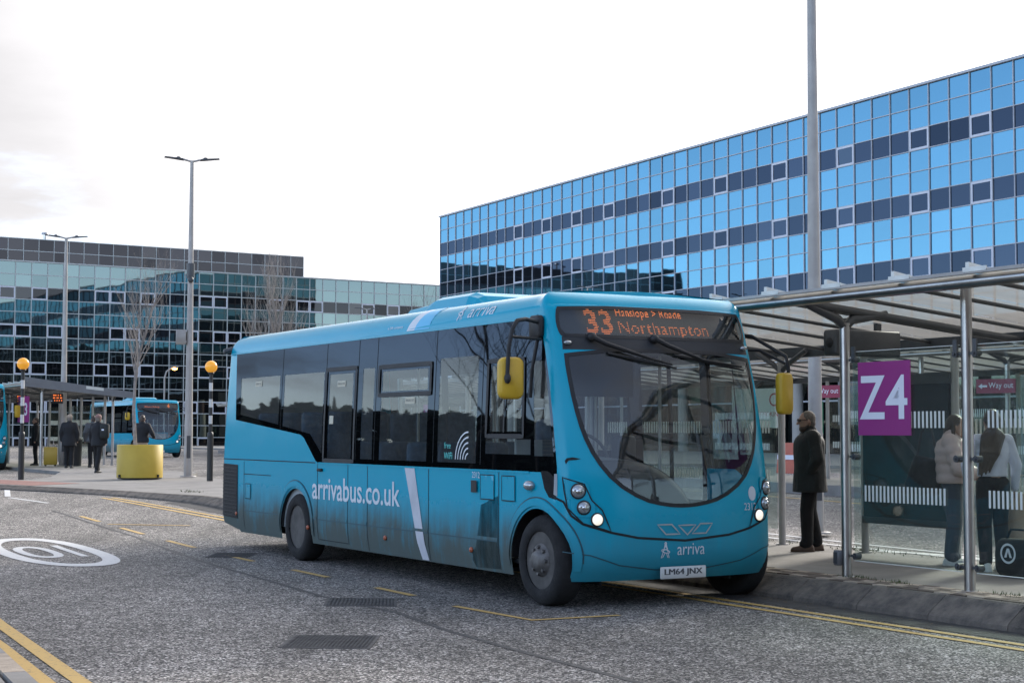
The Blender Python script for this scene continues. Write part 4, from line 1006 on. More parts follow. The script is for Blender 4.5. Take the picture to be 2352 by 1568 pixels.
    mb.add(vs_, [(6*i+k, 6*i+6+k, 6*i+7+k, 6*i+1+k) for i in range(len(xx)-1) for k in range(5)]+[(0, 1, 2, 3, 4, 5), tuple(6*(len(xx)-1)+k for k in range(5, -1, -1))], False)
    po = mb.build('roof_pod', M['busplain'], root); bv = po.modifiers.new('bevel', 'BEVEL'); bv.width = .02; bv.segments = 2
    # ---------------- front: bumper seam, lamps, badge, plate
    seam = [(-1.36, 1.03), (-1.24, .985), (-1.17, .86), (-1.06, .782), (-.80, .705), (-.52, .65), (0, .612)]
    line('bumper_seam', [(Q(q), t) for q, t in densify(seam, .04)]+[(Q(-q), t) for q, t in densify(seam, .04)[::-1]][1:], .022, .003, M['gap'])
    lip = [(-1.26, .53), (-1.0, .50), (-.7, .40), (-.3, .345), (0, .34)]
    line('bumper_crease', [(Q(q), t) for q, t in lip]+[(Q(-q), t) for q, t in lip[::-1]][1:], .010, .003, M['crease'])
    for k, pl in enumerate(cl): line('panel_joint', pl, .012, .0125, M['gap'], closed=True, parent=parts['cl%d' % k][0])
    for sg in (-1, 1):
        for i, (q, t, r_) in enumerate(((1.10, 1.085, .062), (1.055, .935, .056), (.935, .825, .052))):
            p = Vector(P3(Q(sg*q), t)); p1 = Vector(P3(Q(sg*q), t, .1)); n = (p1-p).normalized(); up = Vector((0, 0, 1)); n2 = Vector((n.x, n.y*.55, 0)).normalized()
            u = up.cross(n2).normalized()
            def disc(rad, d0, mat, nm, par, dome=.012, nn=20):
                mb = MB(); ct = p+n2*d0; vs_ = []
                for j, (f, dd) in enumerate(((1, 0), (.98, .012), (.7, .012+dome*.6), (.0, .012+dome))):
                    vs_ += [ct+(u*cos(2*pi*m_/nn)+up*sin(2*pi*m_/nn))*rad*f+n2*dd for m_ in range(nn)]
                mb.add(vs_, [(j*nn+m_, j*nn+(m_+1) % nn, (j+1)*nn+(m_+1) % nn, (j+1)*nn+m_) for j in range(3) for m_ in range(nn)], True)
                return mb.build(nm, mat, par)
            par = parts['cl0' if sg < 0 else 'cl1'][0]
            if i < 2:                                            # recessed dark bucket round the lamp
                pod = [(sg*q+x_, t+z_) for x_, z_ in ((-.115, .09), (-.06, .115), (.09, .085), (.115, -.02), (.09, -.09), (-.08, -.085), (-.115, -.02))]
                decal_poly('lamp_bucket', [(Q(a_), b_) for a_, b_ in smooth_closed(pod, 1)] , .010, M['busplain'], par, .04)
            disc(r_+.012, .012, M['black'], 'lamp_ring', par, .0)
            disc(r_, .018, M['lens'] if i < 2 else M['drl'], 'headlight', par, .02)
            if i < 2: disc(r_*.45, .034, M['chrome'], 'bulb', par, .012)
    def outline_badge(poly): line('badge', [(Q(q), t) for q, t in poly], .014, .010, M['badge'], closed=True)
    if hero:
        outline_badge([(-.31, .765), (-.15, .765), (-.06, .675), (-.22, .675)]); outline_badge([(-.075, .755), (.125, .755), (.025, .665)]); outline_badge([(.32, .765), (.18, .765), (.08, .675), (.24, .675)])
        text('lettering', 'arriva', Q(-.09), Q(.225), .478, .585, .006, M['lightvinyl'], -.002)
        v, f = arriva_sign(Q(-.27), .455, .15); surf('emblem', v, f, .006, M['lightvinyl'], smooth=False)
        decal_poly('white_disc', [(Q(.86)+.055*cos(2*pi*i/24), 1.035+.07*sin(2*pi*i/24)) for i in range(24)], .004, M['lightvinyl'])
        decal_poly('scuff', [(Q(-1.19), 1.385), (Q(-1.13), 1.395), (Q(-1.05), 1.38), (Q(-1.1), 1.37), (Q(-1.17), 1.365), (Q(-1.2), 1.33), (Q(-1.21), 1.36)], .003, M['gap'], step=.03)
        decal_poly('scuff', [(Q(-1.34), 1.24), (Q(-1.30), 1.24), (Q(-1.31), 1.03), (Q(-1.36), 1.05)], .003, M['interior'], step=.03)
    px = P3(SC, .40)[0]+.014
    mb = MB(); mb.rbox((px, -.01, .315), (.012, .52, .112), .01, axis='x'); pl_ = mb.build('number_plate', M['plate'], root)
    if hero: v, f = fit_text('LM64 JNX', -.225, .205, .280, .352, .0); mb = MB(); [mb.add([(px+.0072+.0003*j_, y+dy_, z) for y, z in v], f) for j_, dy_ in enumerate((-.004, 0, .004))]; mb.build('lettering', M['textdark'], pl_)
    # wipers
    def stube(name, path, r, mat, par): mb = MB(); mb.tube([P3(Q(q), t, o_) for q, t, o_ in path], r, 8); return mb.build(name, mat, par)
    for (q0, q1, b0, b1) in ((-.80, -.20, -.66, .10), (-.10, .42, .10, .98)):
        mb = MB(); c = P3(Q(q0), 2.50, .03); mb.ell(c, (.05, .05, .045)); w = mb.build('wiper', M['black'], root)
        stube('wiper_arm', [(q0, 2.50, .05), (q0+.12, 2.455, .07), (q1, 2.325, .05), (b1-.06, 2.275, .035)], [.026, .024, .014, .010], M['black'], w)
        stube('wiper_blade', [(b0, 2.37, .015), ((b0+b1)/2, 2.305, .02), (b1, 2.24, .012)], [.012, .022, .008], M['black'], w)
    for sg in (-1, 1):
        p = P3(Q(sg*1.06), 2.46, .015); mb = MB(); mb.ell(p, (.03, .045, .022)); mb.build('marker_lamp', M['lens'], root)
    # mirrors
    mb = MB(); mb.rbox((8.98, -1.55, 2.125), (.11, .24, .39), .07, 4, axis='x', rz=-.1); hm_ = mb.build('mirror', M['mirroryellow'], root)
    mb = MB(); mb.tube([(8.92, -1.20, 2.66), (9.0, -1.40, 2.68), (9.05, -1.52, 2.66), (9.06, -1.575, 2.58), (9.05, -1.61, 2.40), (9.05, -1.625, 2.08)], .02, 8); mb.tube([(8.95, -1.2, 2.50), (9.04, -1.58, 2.51)], .014, 8); mb.ell((9.05, -1.62, 2.12), (.04, .03, .05)); mb.build('mirror_arm', M['black'], hm_)
    mb = MB(); mb.rbox((8.86, -1.20, 2.62), (.20, .06, .22), .04, axis='y'); mb.tube([(8.9, -1.2, 2.55), (8.86, -1.25, 2.2), (8.85, -1.26, 1.95)], .018, 8); mb.build('mirror_bracket', M['black'], hm_)
    mb = MB(); mb.rbox((9.14, 1.56, 2.02), (.10, .20, .42), .05, 4, axis='x', rz=.25); hm_ = mb.build('mirror', M['mirroryellow'], root)
    mb = MB(); mb.tube([(8.55, 1.10, 2.66), (8.75, 1.45, 2.62), (9.12, 1.60, 2.40), (9.13, 1.62, 2.30), (9.10, 1.66, 1.85)], .02, 8); mb.tube([(8.65, 1.10, 2.48), (8.85, 1.48, 2.47), (9.1, 1.60, 2.33)], .016, 8); mb.ell((9.12, 1.63, 2.06), (.04, .05, .035)); mb.build('mirror_arm', M['black'], hm_)
    # ---------------- destination display
    def dots(txt, q0, q1, t0, t1, pitch, bold, acc, space=1.):
        v, f = fit_text(txt, q0, q1, t0, t1, bold, space=space)
        u = q0+pitch*.5
        tris = []
        for fc in f:
            for k in range(1, len(fc)-1): tris.append((v[fc[0]], v[fc[k]], v[fc[k+1]]))
        cells = set()
        for (a_, b_, c_) in tris:
            x0 = min(a_[0], b_[0], c_[0]); x1 = max(a_[0], b_[0], c_[0]); y0 = min(a_[1], b_[1], c_[1]); y1 = max(a_[1], b_[1], c_[1])
            for i in range(int((x0-q0)/pitch)-1, int((x1-q0)/pitch)+2):
                for j in range(int((y0-t0)/pitch)-1, int((y1-t0)/pitch)+2):
                    x, y = q0+(i+.5)*pitch, t0+(j+.5)*pitch
                    d1 = (b_[0]-a_[0])*(y-a_[1])-(b_[1]-a_[1])*(x-a_[0]); d2 = (c_[0]-b_[0])*(y-b_[1])-(c_[1]-b_[1])*(x-b_[0]); d3 = (a_[0]-c_[0])*(y-c_[1])-(a_[1]-c_[1])*(x-c_[0])
                    if (d1 >= 0 and d2 >= 0 and d3 >= 0) or (d1 <= 0 and d2 <= 0 and d3 <= 0): cells.add((i, j))
        for (i, j) in cells: acc.append((q0+(i+.5)*pitch, t0+(j+.5)*pitch))
    acc = []
    if hero:
        dots(route, -.80, -.50, 2.522, 2.690, .0115, .02, acc); dots(line1, -.43, .34, 2.630, 2.708, .0075, .0, acc, 1.08); dots(line2, -.43, .64, 2.512, 2.618, .0115, -.005, acc, 1.05)
    elif route:
        dots(route, .5, .64, 2.53, 2.68, .02, .01, acc); dots(line2, -.7, .1, 2.52, 2.60, .02, 0, acc)
    mb = MB(); hd = .0033 if hero else .008
    for q, t in acc:
        ps = [P3(Q(q)+dx, t+dz, -.045) for dx, dz in ((-hd, -hd*.75), (hd, -hd*.75), (hd, hd*.75), (-hd, hd*.75))]; mb.add(ps, [(0, 1, 2, 3)])
    dp = [(Q(-1.12), 2.49), (Q(1.12), 2.49), (Q(1.12), 2.715), (Q(-1.12), 2.715)]
    ds = decal_poly('destination_display', dp, -.06, M['blackgloss'] if not hero else M['dispback'])
    if mb.v: mb.build('led_text', M['led'], ds)
    # ---------------- inside
    mb = MB(); mb.bx(.3, 9.2, -1.14, 1.14, .36, .40); mb.build('floor', M['dash'], root)
    mb = MB(); mb.bx(.35, 8.55, -1.08, 1.08, 2.62, 2.66); mb.build('headlining', M['ceiling'], root)
    mb = MB(); mb.bx(.25, .28, -1.1, 1.1, .4, 2.6); mb.build('rear_wall', M['interior'], root)
    mb = MB()
    for side in (-1, 1): mb.bx(.3, 6.9 if side > 0 else 8.1, side*1.16, side*1.145, .4, 1.24); 
    mb.build('side_lining', M['interior'], root)
    mb = MB(); mb.bx(8.30, 8.34, -1.12, -.30, .4, 1.55); mb.bx(8.30, 9.0, -.32, -.28, .4, 1.35); mb.build('cab_partition', M['interior'], root)
    # dashboard: deep moulded shelf on the driver's side
    n = 24; top = []; frontv = []
    q0, q1 = -1.05, .28
    vs_ = []
    for i in range(n+1):
        q = q0+(q1-q0)*i/n; k = math.sqrt(max(0, 1-((q-(-.55))/.86)**2)) if q > -.55 else 1.
        zt = .62+.74*k if q > -.55 else 1.36
        x_f = bmap(SC+q, 1.0)[0]-.10; y = bmap(SC+q, 1.0)[1]
        vs_ += [(x_f, y, .45), (x_f-.02, y, zt-.12), (x_f-.10, y, zt), (x_f-.60, y, zt+.03), (x_f-.66, y, zt-.2), (x_f-.6, y, .45)]
    mb = MB(); mb.add(vs_, [(6*i+j, 6*i+6+j, 6*i+7+j, 6*i+1+j) for i in range(n) for j in range(5)], True); mb.add(vs_, [tuple(range(6)), tuple(range(6*n, 6*n+6))]); da = mb.build('dashboard', M['dash'], root)
    mb = MB(); vs2 = [(vs_[6*i+3][0], vs_[6*i+3][1], vs_[6*i+3][2]+.004) for i in range(n+1)]+[(vs_[6*i+2][0], vs_[6*i+2][1], vs_[6*i+2][2]+.004) for i in range(n+1)]
    mb.add(vs2, [(i, i+1, n+2+i, n+1+i) for i in range(n)], True); mb.build('dashboard_top', M['dashtop'], da)
    mb = MB(); c = Vector((8.82, -.62, 1.40)); tl = Matrix.Rotation(radians(62), 3, 'Y')
    mb.tube([c+tl @ Vector((0.24*cos(2*pi*i/24), .24*sin(2*pi*i/24), 0)) for i in range(25)], .017, 8)
    for a_ in (0.3, pi-.3, -pi/2): mb.tube([c+tl @ Vector((0.23*sin(a_), .23*cos(a_), 0)), c+tl @ Vector((0, 0, -.03))], .014, 6)
    mb.ell(tuple(c), (.05, .07, .07)); mb.tube([c, c+Vector((.3, 0, -.35))], .03, 8); mb.build('steering_wheel', M['black'], root)
    mb = MB(); mb.rbox((8.47, -.62, .98), (.46, .48, .12), .05, axis='y'); mb.rbox((8.26+.02, -.62, 1.38), (.12, .46, .75), .05, axis='y'); mb.bx(8.35, 8.6, -.75, -.5, .4, .93); mb.build('driver_seat', M['seat'], root)
    mb = MB(); mb.rbox((8.72, -.12, 1.46), (.16, .20, .26), .03, axis='y'); mb.bx(8.68, 8.76, -.15, -.09, .5, 1.34); mb.build('ticket_machine', M['black'], root)
    seat = None
    for row in range(8 if hero else 3):
        for y in (-.84, -.42, .42, .84):
            x = 1.1+row*.78
            if row > 6 and y > 0: continue
            z = .82 if x < 3.8 else .45
            if seat is None:
                mb = MB(); mb.rbox((.20, 0, .42), (.42, .42, .09), .04, axis='y'); mb.rbox((-.02, 0, .76), (.10, .42, .68), .05, axis='y'); mb.bx(.15, .25, -.1, .1, 0, .4); sm_ = mb.mesh('passenger_seat', M['seat']); seat = 1
            link('passenger_seat', sm_, root, (x, y, z-.04))
    rl = MB(); rl.cyl((0, 0, .4), (0, 0, 2.62), .017, n=8); rm = rl.mesh('handrail', M['rail'])
    for x, y in ((4.4, -.25), (5.4, .25), (6.4, -.25), (7.05, .62), (8.28, .62), (7.6, -.25), (8.32, -.28)): link('handrail', rm, root, (x, y, 0))
    mb = MB(); mb.bx(8.45, 8.95, -1.0, .9, 2.40, 2.46); mb.bx(8.36, 8.42, -1.1, .2, 1.98, 2.6); mb.build('cab_header', M['dash'], root)
M['badge'] = pm('badge silver', (.35, .36, .38), .35, .5)
def stain_mat():
    m, nt, o = newmat('soot stain'); L = nt.links; d = N(nt, 'ShaderNodeBsdfDiffuse'); d.inputs[0].default_value = (.012, .020, .020, 1); t = N(nt, 'ShaderNodeBsdfTransparent'); mx = N(nt, 'ShaderNodeMixShader')
    tc = N(nt, 'ShaderNodeTexCoord'); mp = N(nt, 'ShaderNodeMapping'); mp.inputs['Scale'].default_value = (5, 5, 1.2); L.new(tc.outputs['Object'], mp.inputs[0]); n = N(nt, 'ShaderNodeTexNoise', i_Scale=1.6, i_Detail=6., i_Roughness=.65); L.new(mp.outputs[0], n.inputs['Vector'])
    r = N(nt, 'ShaderNodeMapRange'); L.new(n.outputs['Fac'], r.inputs[0]); r.inputs[1].default_value = .3; r.inputs[2].default_value = .7; r.inputs[3].default_value = .15; r.inputs[4].default_value = .62
    L.new(r.outputs[0], mx.inputs[0]); L.new(t.outputs[0], mx.inputs[1]); L.new(d.outputs[0], mx.inputs[2]); L.new(mx.outputs[0], o.inputs[0]); return m
M['stain'] = stain_mat()
M['dispback'] = pm('display backing', (.012, .013, .016), .5)
main = thing('bus', 'turquoise single-decker bus on route 33 to Northampton with yellow mirrors', 'bus', AB(22.0, 8.9, 0), ROT)
build_bus(main)
far1 = thing('bus', 'turquoise bus on route 4 facing the camera behind the yellow planter', 'bus', AB(90.8, 25.1, zab(90, 25)), ROT)
build_bus(far1, False, '4', '', 'Bletchley')
# ------------------------------------------------------------------ bus shelters (local x runs along the platform towards the camera, y across it)
def stripes(mb, x0, x1, y, z0, z1, n, duty=.45):
    p = (x1-x0)/n
    for i in range(n): mb.bx(x0+i*p, x0+i*p+p*duty, y-.004, y-.0015, z0, z1)
def shelter(loc, label, L0, L1, fposts, yposts, bposts, ybposts, fglass, bglass, bars, group='glazed bus shelters', detail=True, z0=0.):
    """front row at y=0, back row at y=2.42; x from L0 to L1"""
    t = thing('bus_shelter', label, 'bus shelter', loc, ROT, group)
    B = 2.42
    def rz(y): return 2.725-(y+.53)*.095                       # underside of the roof falls towards the back
    for x in fposts+yposts:
        y_ = x in yposts; top = 2.49 if y_ else 2.80
        mb = MB(); mb.cyl((x, 0, 0), (x, 0, top), .05, n=16); mb.cyl((x, 0, 0), (x, 0, .015), .085, n=16); mb.cyl((x, 0, top), (x, 0, top+.02), .056, n=16)
        po = mb.build('post', M['steel'], t)
        if y_:
            mb = MB()
            for (dy, zt) in ((-.53, 2.70), (.55, 2.63)):
                mb.tube([(x, 0, top-.02), (x, dy*.18, top+.06), (x, dy*.9, zt-.02), (x, dy, zt)], [.045, .05, .04, .035], 6)
            mb.build('bracket', M['dgrey'], po)
    for x in bposts+ybposts:
        mb = MB(); mb.cyl((x, B, 0), (x, B, 2.4), .045, n=14); mb.cyl((x, B, 0), (x, B, .015), .08, n=14); po = mb.build('post', M['galv'], t)
        if x in ybposts:
            mb = MB()
            for dx in (-.5, .5): mb.tube([(x, B, 2.2), (x+dx*.3, B, 2.3), (x+dx, B, 2.46)], .035, 6)
            mb.build('bracket', M['dgrey'], po)
    mb = MB(); mb.cyl((L0, -.53, 2.72), (L1, -.53, 2.72), .055, n=16); mb.build('front_tube', M['steel'], t)
    mb = MB(); mb.bx(L0, L1, B+.05, B+.17, 2.38, 2.52); mb.build('back_beam', M['dgrey'], t)
    # roof panes between rafters
    n = max(1, round((L1-L0)/.9)); st = (L1-L0)/n
    pb = MB(); y0, y1 = -.62, B+.45; sl = -.105
    zc = lambda y: rz(y)+.06
    pb.add([(-st/2+.004, y0+(y1-y0)*k/4, zc(y0+(y1-y0)*k/4)+.01*sin(k*pi/4)) for k in range(5)]+[(st/2-.004, y0+(y1-y0)*k/4, zc(y0+(y1-y0)*k/4)+.01*sin(k*pi/4)) for k in range(5)], [(k, 5+k, 6+k, 1+k) for k in range(4)], True)
    pme = pb.mesh('roof_pane', M['polycarb'])
    rb = MB(); rb.tube([(0, -.5, rz(-.5)+.02), (0, B+.40, rz(B+.40)+.02)], .024, 4); rme = rb.mesh('rafter', M['dgrey'])
    fb = MB(); fb.add([(-.02, -.62, 2.79), (-.02, -.1, 2.80), (-.02, -.62, 2.88), (.02, -.62, 2.79), (.02, -.1, 2.80), (.02, -.62, 2.88)], [(0, 1, 2), (3, 5, 4), (0, 3, 4, 1), (1, 4, 5, 2), (0, 2, 5, 3)]); fb.bx(-.02, .25, -.655, -.645, 2.79, 2.83); fme = fb.mesh('roof_bracket', M['steel'])
    for i in range(n): link('roof_pane', pme, t, (L0+(i+.5)*st, 0, 0))
    for i in range(n+1): link('rafter', rme, t, (L0+i*st, 0, 0)); link('roof_bracket', fme, t, (L0+i*st, 0, 0))
    mb = MB(); mb.bx(L0, L1, -.65, -.60, 2.775, 2.805); mb.build('gutter_edge', M['galv'], t)
    # purlins along the roof
    for x in yposts: mb = MB(); mb.tube([(x, -.5, rz(-.5)-.03), (x, B+.15, rz(B+.15)-.03)], .05, 4); mb.build('main_beam', M['dgrey'], t)
    for (x0, x1) in fglass:
        mb = MB(); mb.bx(x0, x1, -.006, .006, .175, 2.22); gl_ = mb.build('glass_panel', M['glassclear'], t)
        if bars:
            mb = MB(); nst = max(3, int((x1-x0-.3)/.0525)); stripes(mb, x0+.16, x1-.16, -.006, .76, .915, nst); setp(mb.build('stripe_band', M['frit'], gl_), kind='stuff'); mb = MB(); stripes(mb, x0+.16, x1-.16, -.006, 1.47, 1.625, nst); setp(mb.build('stripe_band', M['frit'], gl_), kind='stuff')
        if detail:
            for xx, s_ in ((x0, -1), (x1, 1)):
                for z in (.22, 1.19, 2.14):
                    mb = MB(); mb.cyl((xx-s_*.03, -.035, z), (xx-s_*.03, .035, z), .032, n=12); mb.cyl((xx-s_*.03, -.05, z), (xx-s_*.03, -.033, z), .014, n=8); mb.bx(xx-s_*.03, xx+s_*.05, -.015, .015, z-.012, z+.012)
                    if z > 2: mb.bx(xx-s_*.055, xx-s_*.005, -.03, -.012, z-.03, z+.13)
                    mb.build('clamp', M['dgrey'], gl_)
            mb = MB(); mb.bx(x0, x1, -.007, .007, .172, .178); mb.build('glass_edge', M['frit'], gl_); mb = MB(); mb.bx(x0, x1, -.007, .007, 2.217, 2.223); mb.build('glass_edge', M['frit'], gl_)
    for (x0, x1) in bglass:
        mb = MB(); mb.bx(x0, x1, B-.006, B+.006, .2, 2.1); gl_ = mb.build('glass_panel', M['glassclear'], t)
        if bars:
            mb = MB(); nst = max(3, int((x1-x0-.2)/.06)); stripes(mb, x0+.1, x1-.1, B-.006, .80, .95, nst); setp(mb.build('stripe_band', M['frit'], gl_), kind='stuff'); mb = MB(); stripes(mb, x0+.1, x1-.1, B-.006, 1.42, 1.58, nst); setp(mb.build('stripe_band', M['frit'], gl_), kind='stuff')
    return t
# x = -a, y = b - 10.73 seen from the origin on the platform
def sh_loc(b, z): return AB(0, b, z)
s1 = shelter(sh_loc(10.73, .2), 'steel and glass bus shelter holding the magenta Z4 sign', -25.5, -4.5,
    [-10.61, -8.97, -7.33], [-12.25, -22.5], [-14.68, -13.19, -11.6, -10.0, -8.4], [-16.23, -20.5, -24.8], [(-12.13, -10.70), (-10.52, -9.06), (-8.88, -7.42)], [(-13.1, -11.68), (-11.5, -10.1), (-9.9, -8.5), (-20.4, -16.33)], True)
# poster panel in the back row
mb = MB(); mb.bx(-14.64, -13.24, 2.36, 2.46, .42, 2.02); pp = mb.build('poster_panel', M['poster'], s1)
mb = MB(); mb.bx(-14.66, -13.20, 2.35, 2.47, 1.98, 2.10); mb.bx(-14.66, -13.20, 2.355, 2.47, .36, .44); mb.build('poster_frame', M['dgrey'], pp)
mb = MB(); mb.add([(-14.3+1.0*(i/12), 2.3585, 1.55-.95*((i/12)**1.8)) for i in range(13)]+[(-14.3+1.0*(i/12), 2.3585, 1.48-.95*((i/12)**1.8)) for i in range(13)], [(i, i+1, 14+i, 13+i) for i in range(12)]); mb.build('poster_print', M['dgrey'], pp)
# Z4 stop sign on the front glass
zt = thing('stop_sign', 'magenta stop sign reading Z4 on the shelter glass', 'sign', AB(11.67, 10.73, 1.60), ROT)
mb = MB(); mb.box((0, -.022, .355), (.72, .012, .71)); mb.build('board', M['magenta'], zt)
for ch, x0, x1 in (('Z', -.335, .02), ('4', .03, .325)):
    v, f = fit_text(ch, x0, x1, .155, .575, .012); mb = MB(); mb.add([(x, -.0305, z) for x, z in v], f); mb.build('lettering', M['signwhite'], zt)
# switch box on the Y post, hanging display, camera dome
eb = thing('junction_box', 'small grey junction box low on the shelter post', 'junction box', AB(12.30, 10.66, .32), ROT)
mb = MB(); mb.rbox((0, 0, .075), (.07, .06, .15), .012, axis='z'); mb.build('box', M['dgrey2'], eb); mb = MB(); mb.bx(-.028, .028, -.036, -.03, .02, .13); mb.build('lid', M['dgrey'], eb)
db = thing('information_display', 'grey information display box hanging under the shelter roof', 'display', AB(13.3, 11.45, 2.44), ROT)
mb = MB(); mb.rbox((0, .45, .15), (.22, .92, .28), .03, axis='y'); mb.build('case', M['dgrey'], db)
for y_ in (.2, .64): mb = MB(); mb.bx(-.03, .03, y_, y_+.06, .29, .42); mb.build('hanger', M['dgrey'], db)
mb = MB(); mb.lathe([(.055, 0), (.05, -.012), (.0, -.012)], (0, -.01, .15), 'y', 20); mb.build('speaker', M['black'], db)
mb = MB(); mb.bx(-.115, -.111, .08, .82, .06, .24); mb.build('screen', M['blackgloss'], db)
# second shelter across the lane
s2 = shelter(AB(0, 23.3, .2+.27), 'farther bus shelter across the lane with crimson Way out signs', -52, -6, [-24.3, -19.6], [-26.7, -22.0, -17.2, -12.5, -31.5, -36.3, -41], [-30, -27, -24, -21, -18, -15], [-33, -39], [(-26.6, -24.4), (-24.2, -22.1), (-21.9, -19.7), (-19.5, -17.3), (-31.4, -29), (-17.1, -12.6)], [(-29.9, -27.1), (-26.9, -24.1), (-23.9, -21.1), (-20.9, -18.1)], True, detail=False)
for i, (px, nm) in enumerate(((-27.05, 'the man'), (-22.1, 'the two women'))):
    w = thing('way_out_sign', 'crimson Way out sign with white arrow behind %s' % nm, 'sign', AB(-px, 23.1, 2.52+.0), ROT+.35, 'Way out signs')
    mb = MB(); mb.box((0, 0, 0), (.78, .03, .27)); mb.build('board', M['wayout'], w)
    v, f = fit_text('Way out', -.14, .35, -.07, .07); mb = MB(); mb.add([(x, -.017, z) for x, z in v], f); mb.build('lettering', M['signwhite'], w)
    mb = MB(); mb.add([(-.35, -.017, 0), (-.27, -.017, -.05), (-.27, -.017, -.018), (-.17, -.017, -.018), (-.17, -.017, .018), (-.27, -.017, .018), (-.27, -.017, .05)], [(0, 1, 2, 3, 4, 5, 6)]); mb.build('arrow', M['signwhite'], w)
    mb = MB(); mb.cyl((0, .03, -.0), (0, .20, 0), .02); mb.build('stem', M['galv'], w)
# shelter on the left island and one beyond it
s3 = shelter(AB(0, 12.9, .42+.05), 'grey roofed bus shelter on the left island behind the waiting people', -72, -54.6, [], [-55, -60, -65, -70], [-56, -57.6, -59.2, -60.8, -62.4, -64], [-55, -66], [(-69.9, -65.1)], [(-57.5, -56.1), (-59.1, -57.7), (-60.7, -59.3), (-62.3, -60.9), (-63.9, -62.5)], True, detail=False)
mb = MB(); mb.bx(-54.62, -54.5, -.70, 2.95, 2.46, 2.86); f_ = mb
fa = MB(); fa.add([(-54.48, -.72, 2.66), (-54.48, 2.95, 2.30), (-54.48, 2.95, 2.52), (-54.48, -.72, 2.98), (-54.62, -.72, 2.66), (-54.62, 2.95, 2.30), (-54.62, 2.95, 2.52), (-54.62, -.72, 2.98)], [(0, 1, 2, 3), (7, 6, 5, 4), (0, 4, 5, 1), (3, 2, 6, 7), (0, 3, 7, 4), (1, 5, 6, 2)]); fa.build('end_fascia', M['dgrey2'], s3)
mb = MB(); mb.add([(-54.474, 1.35, 2.60), (-54.474, 1.95, 2.54), (-54.474, 1.95, 2.64), (-54.474, 1.35, 2.70)], [(0, 1, 2, 3)]); mb.build('nameplate', M['noticewhite'], s3)
s4 = shelter(AB(0, 33.5, .5), 'distant bus shelter behind the right zebra beacon', -95, -60, [], [-62, -68, -74, -80, -86, -92], [], [-65, -71, -77, -83], [(-67.9, -62.1), (-73.9, -68.1), (-79.9, -74.1)], [], True, detail=False)
def led_board(a, b, z, label, rows):
    t = thing('led_board', label, 'departure board', AB(a, b, z), ROT-.2, 'lit departure boards')
    mb = MB(); mb.rbox((0, 0, 0), (.14, .36, .34), .03, axis='x'); mb.build('case', M['black'], t)
    mb = MB()
    for r in range(rows):
        for k in range(8):
            if random.random() < .75: mb.bx(.071, .073, -.15+k*.038, -.124+k*.038, .09-r*.09, .13-r*.09)
    mb.build('led_text', M['led'], t)
led_board(55.3, 13.5, 2.75, 'lit orange departure board near the leftmost post of the left shelter', 3)
led_board(58.0, 12.9, 2.75, 'lit orange departure board left of the black and white beacon pole', 3)
led_board(66.0, 31.4, 2.75, 'lit orange departure board right of the route 4 bus', 3)
def purple(a, b, z, w, h, txt, label):
    t = thing('stop_sign', label, 'sign', AB(a, b, z), ROT+.5)
    mb = MB(); mb.box((0, 0, h/2), (w, .03, h)); mb.build('board', M['magenta'], t)
    v, f = fit_text(txt, -w*.36, w*.36, h*.25, h*.75, .02); mb = MB(); mb.add([(x, -.018, zz_) for x, zz_ in v], f); mb.build('lettering', M['signwhite'], t)
purple(57.0, 12.75, 1.95, .55, .9, 'Y3', 'purple stop sign hanging in the left shelter')
purple(64.0, 32.0, 1.95, .62, .9, 'Y2', 'purple Y2 stop sign beyond the tall lamp post')

# ------------------------------------------------------------------ lamp posts
def lamp(loc, H, r0, r1, label, twin=True, rot=0., box=False, door=True):
    t = thing('lamp_post', label, 'lamp post', loc, rot, 'grey lamp posts')
    mb = MB(); mb.lathe([(r0*1.02, 0), (r0, .05), (r0*.96, 1.5), (r0*.9, 1.55)]+[(r0*.9+(r1-r0*.9)*k/6, 1.55+(H-1.55)*k/6) for k in range(1, 7)], n=18); mb.build('post', M['galv'], t)
    mb = MB(); mb.lathe([(r0*1.9, 0), (r0*1.9, .02), (r0*1.2, .03)], n=16); mb.build('base_plate', M['galv'], t)
    if door: mb = MB(); mb.bx(-.05, .05, -r0-.006, -r0+.02, .5, 1.1); mb.build('access_door', M['dgrey'], t)
    if twin:
        for s_ in (-1, 1):
            mb = MB(); mb.tube([(0, 0, H-.03), (s_*.2, 0, H+.02), (s_*.3, 0, H+.03)], .03, 8); ar = mb.build('lamp_arm', M['galv'], t)
            mb = MB(); mb.add([(s_*.22, -.10, H+.0), (s_*.22, .10, H+.0), (s_*.74, .08, H+.06), (s_*.74, -.08, H+.06), (s_*.24, -.08, H+.05), (s_*.24, .08, H+.05), (s_*.72, .06, H+.09), (s_*.72, -.06, H+.09)], [(0, 1, 2, 3), (7, 6, 5, 4), (0, 4, 5, 1), (3, 2, 6, 7), (0, 3, 7, 4), (1, 5, 6, 2)]); mb.ell((s_*.36, 0, H+.06), (.07, .06, .045)); mb.build('lamp_head', M['dgrey'], ar)
    if box:
        mb = MB(); mb.rbox((-r0-.12, -.02, 3.75), (.26, .18, .40), .02, axis='z'); mb.build('control_box', M['galv'], t)
        mb = MB(); mb.cyl((0, 0, 5.35), (0, 0, 5.75), .11, .11); mb.ell((0, -.1, 5.3), (.08, .08, .09)); mb.build('camera_collar', M['dgrey'], t)
    return t
zi = .42
lamp((-8.70, 43.3, zi), 8.55, .115, .05, 'tall twin lamp post right of the yellow planter', True, .25, True)
lamp((-15.9, 57.0, zi), 8.1, .13, .05, 'twin lamp post rising behind the left shelter roof', True, .35)
p_ = Vector(((1872-1176)/3690*24.6, 24.6)); lamp((p_.x, p_.y, .1), 11.5, .118, .055, 'thick lamp post shaft rising out of frame above the shelter', True, .2)
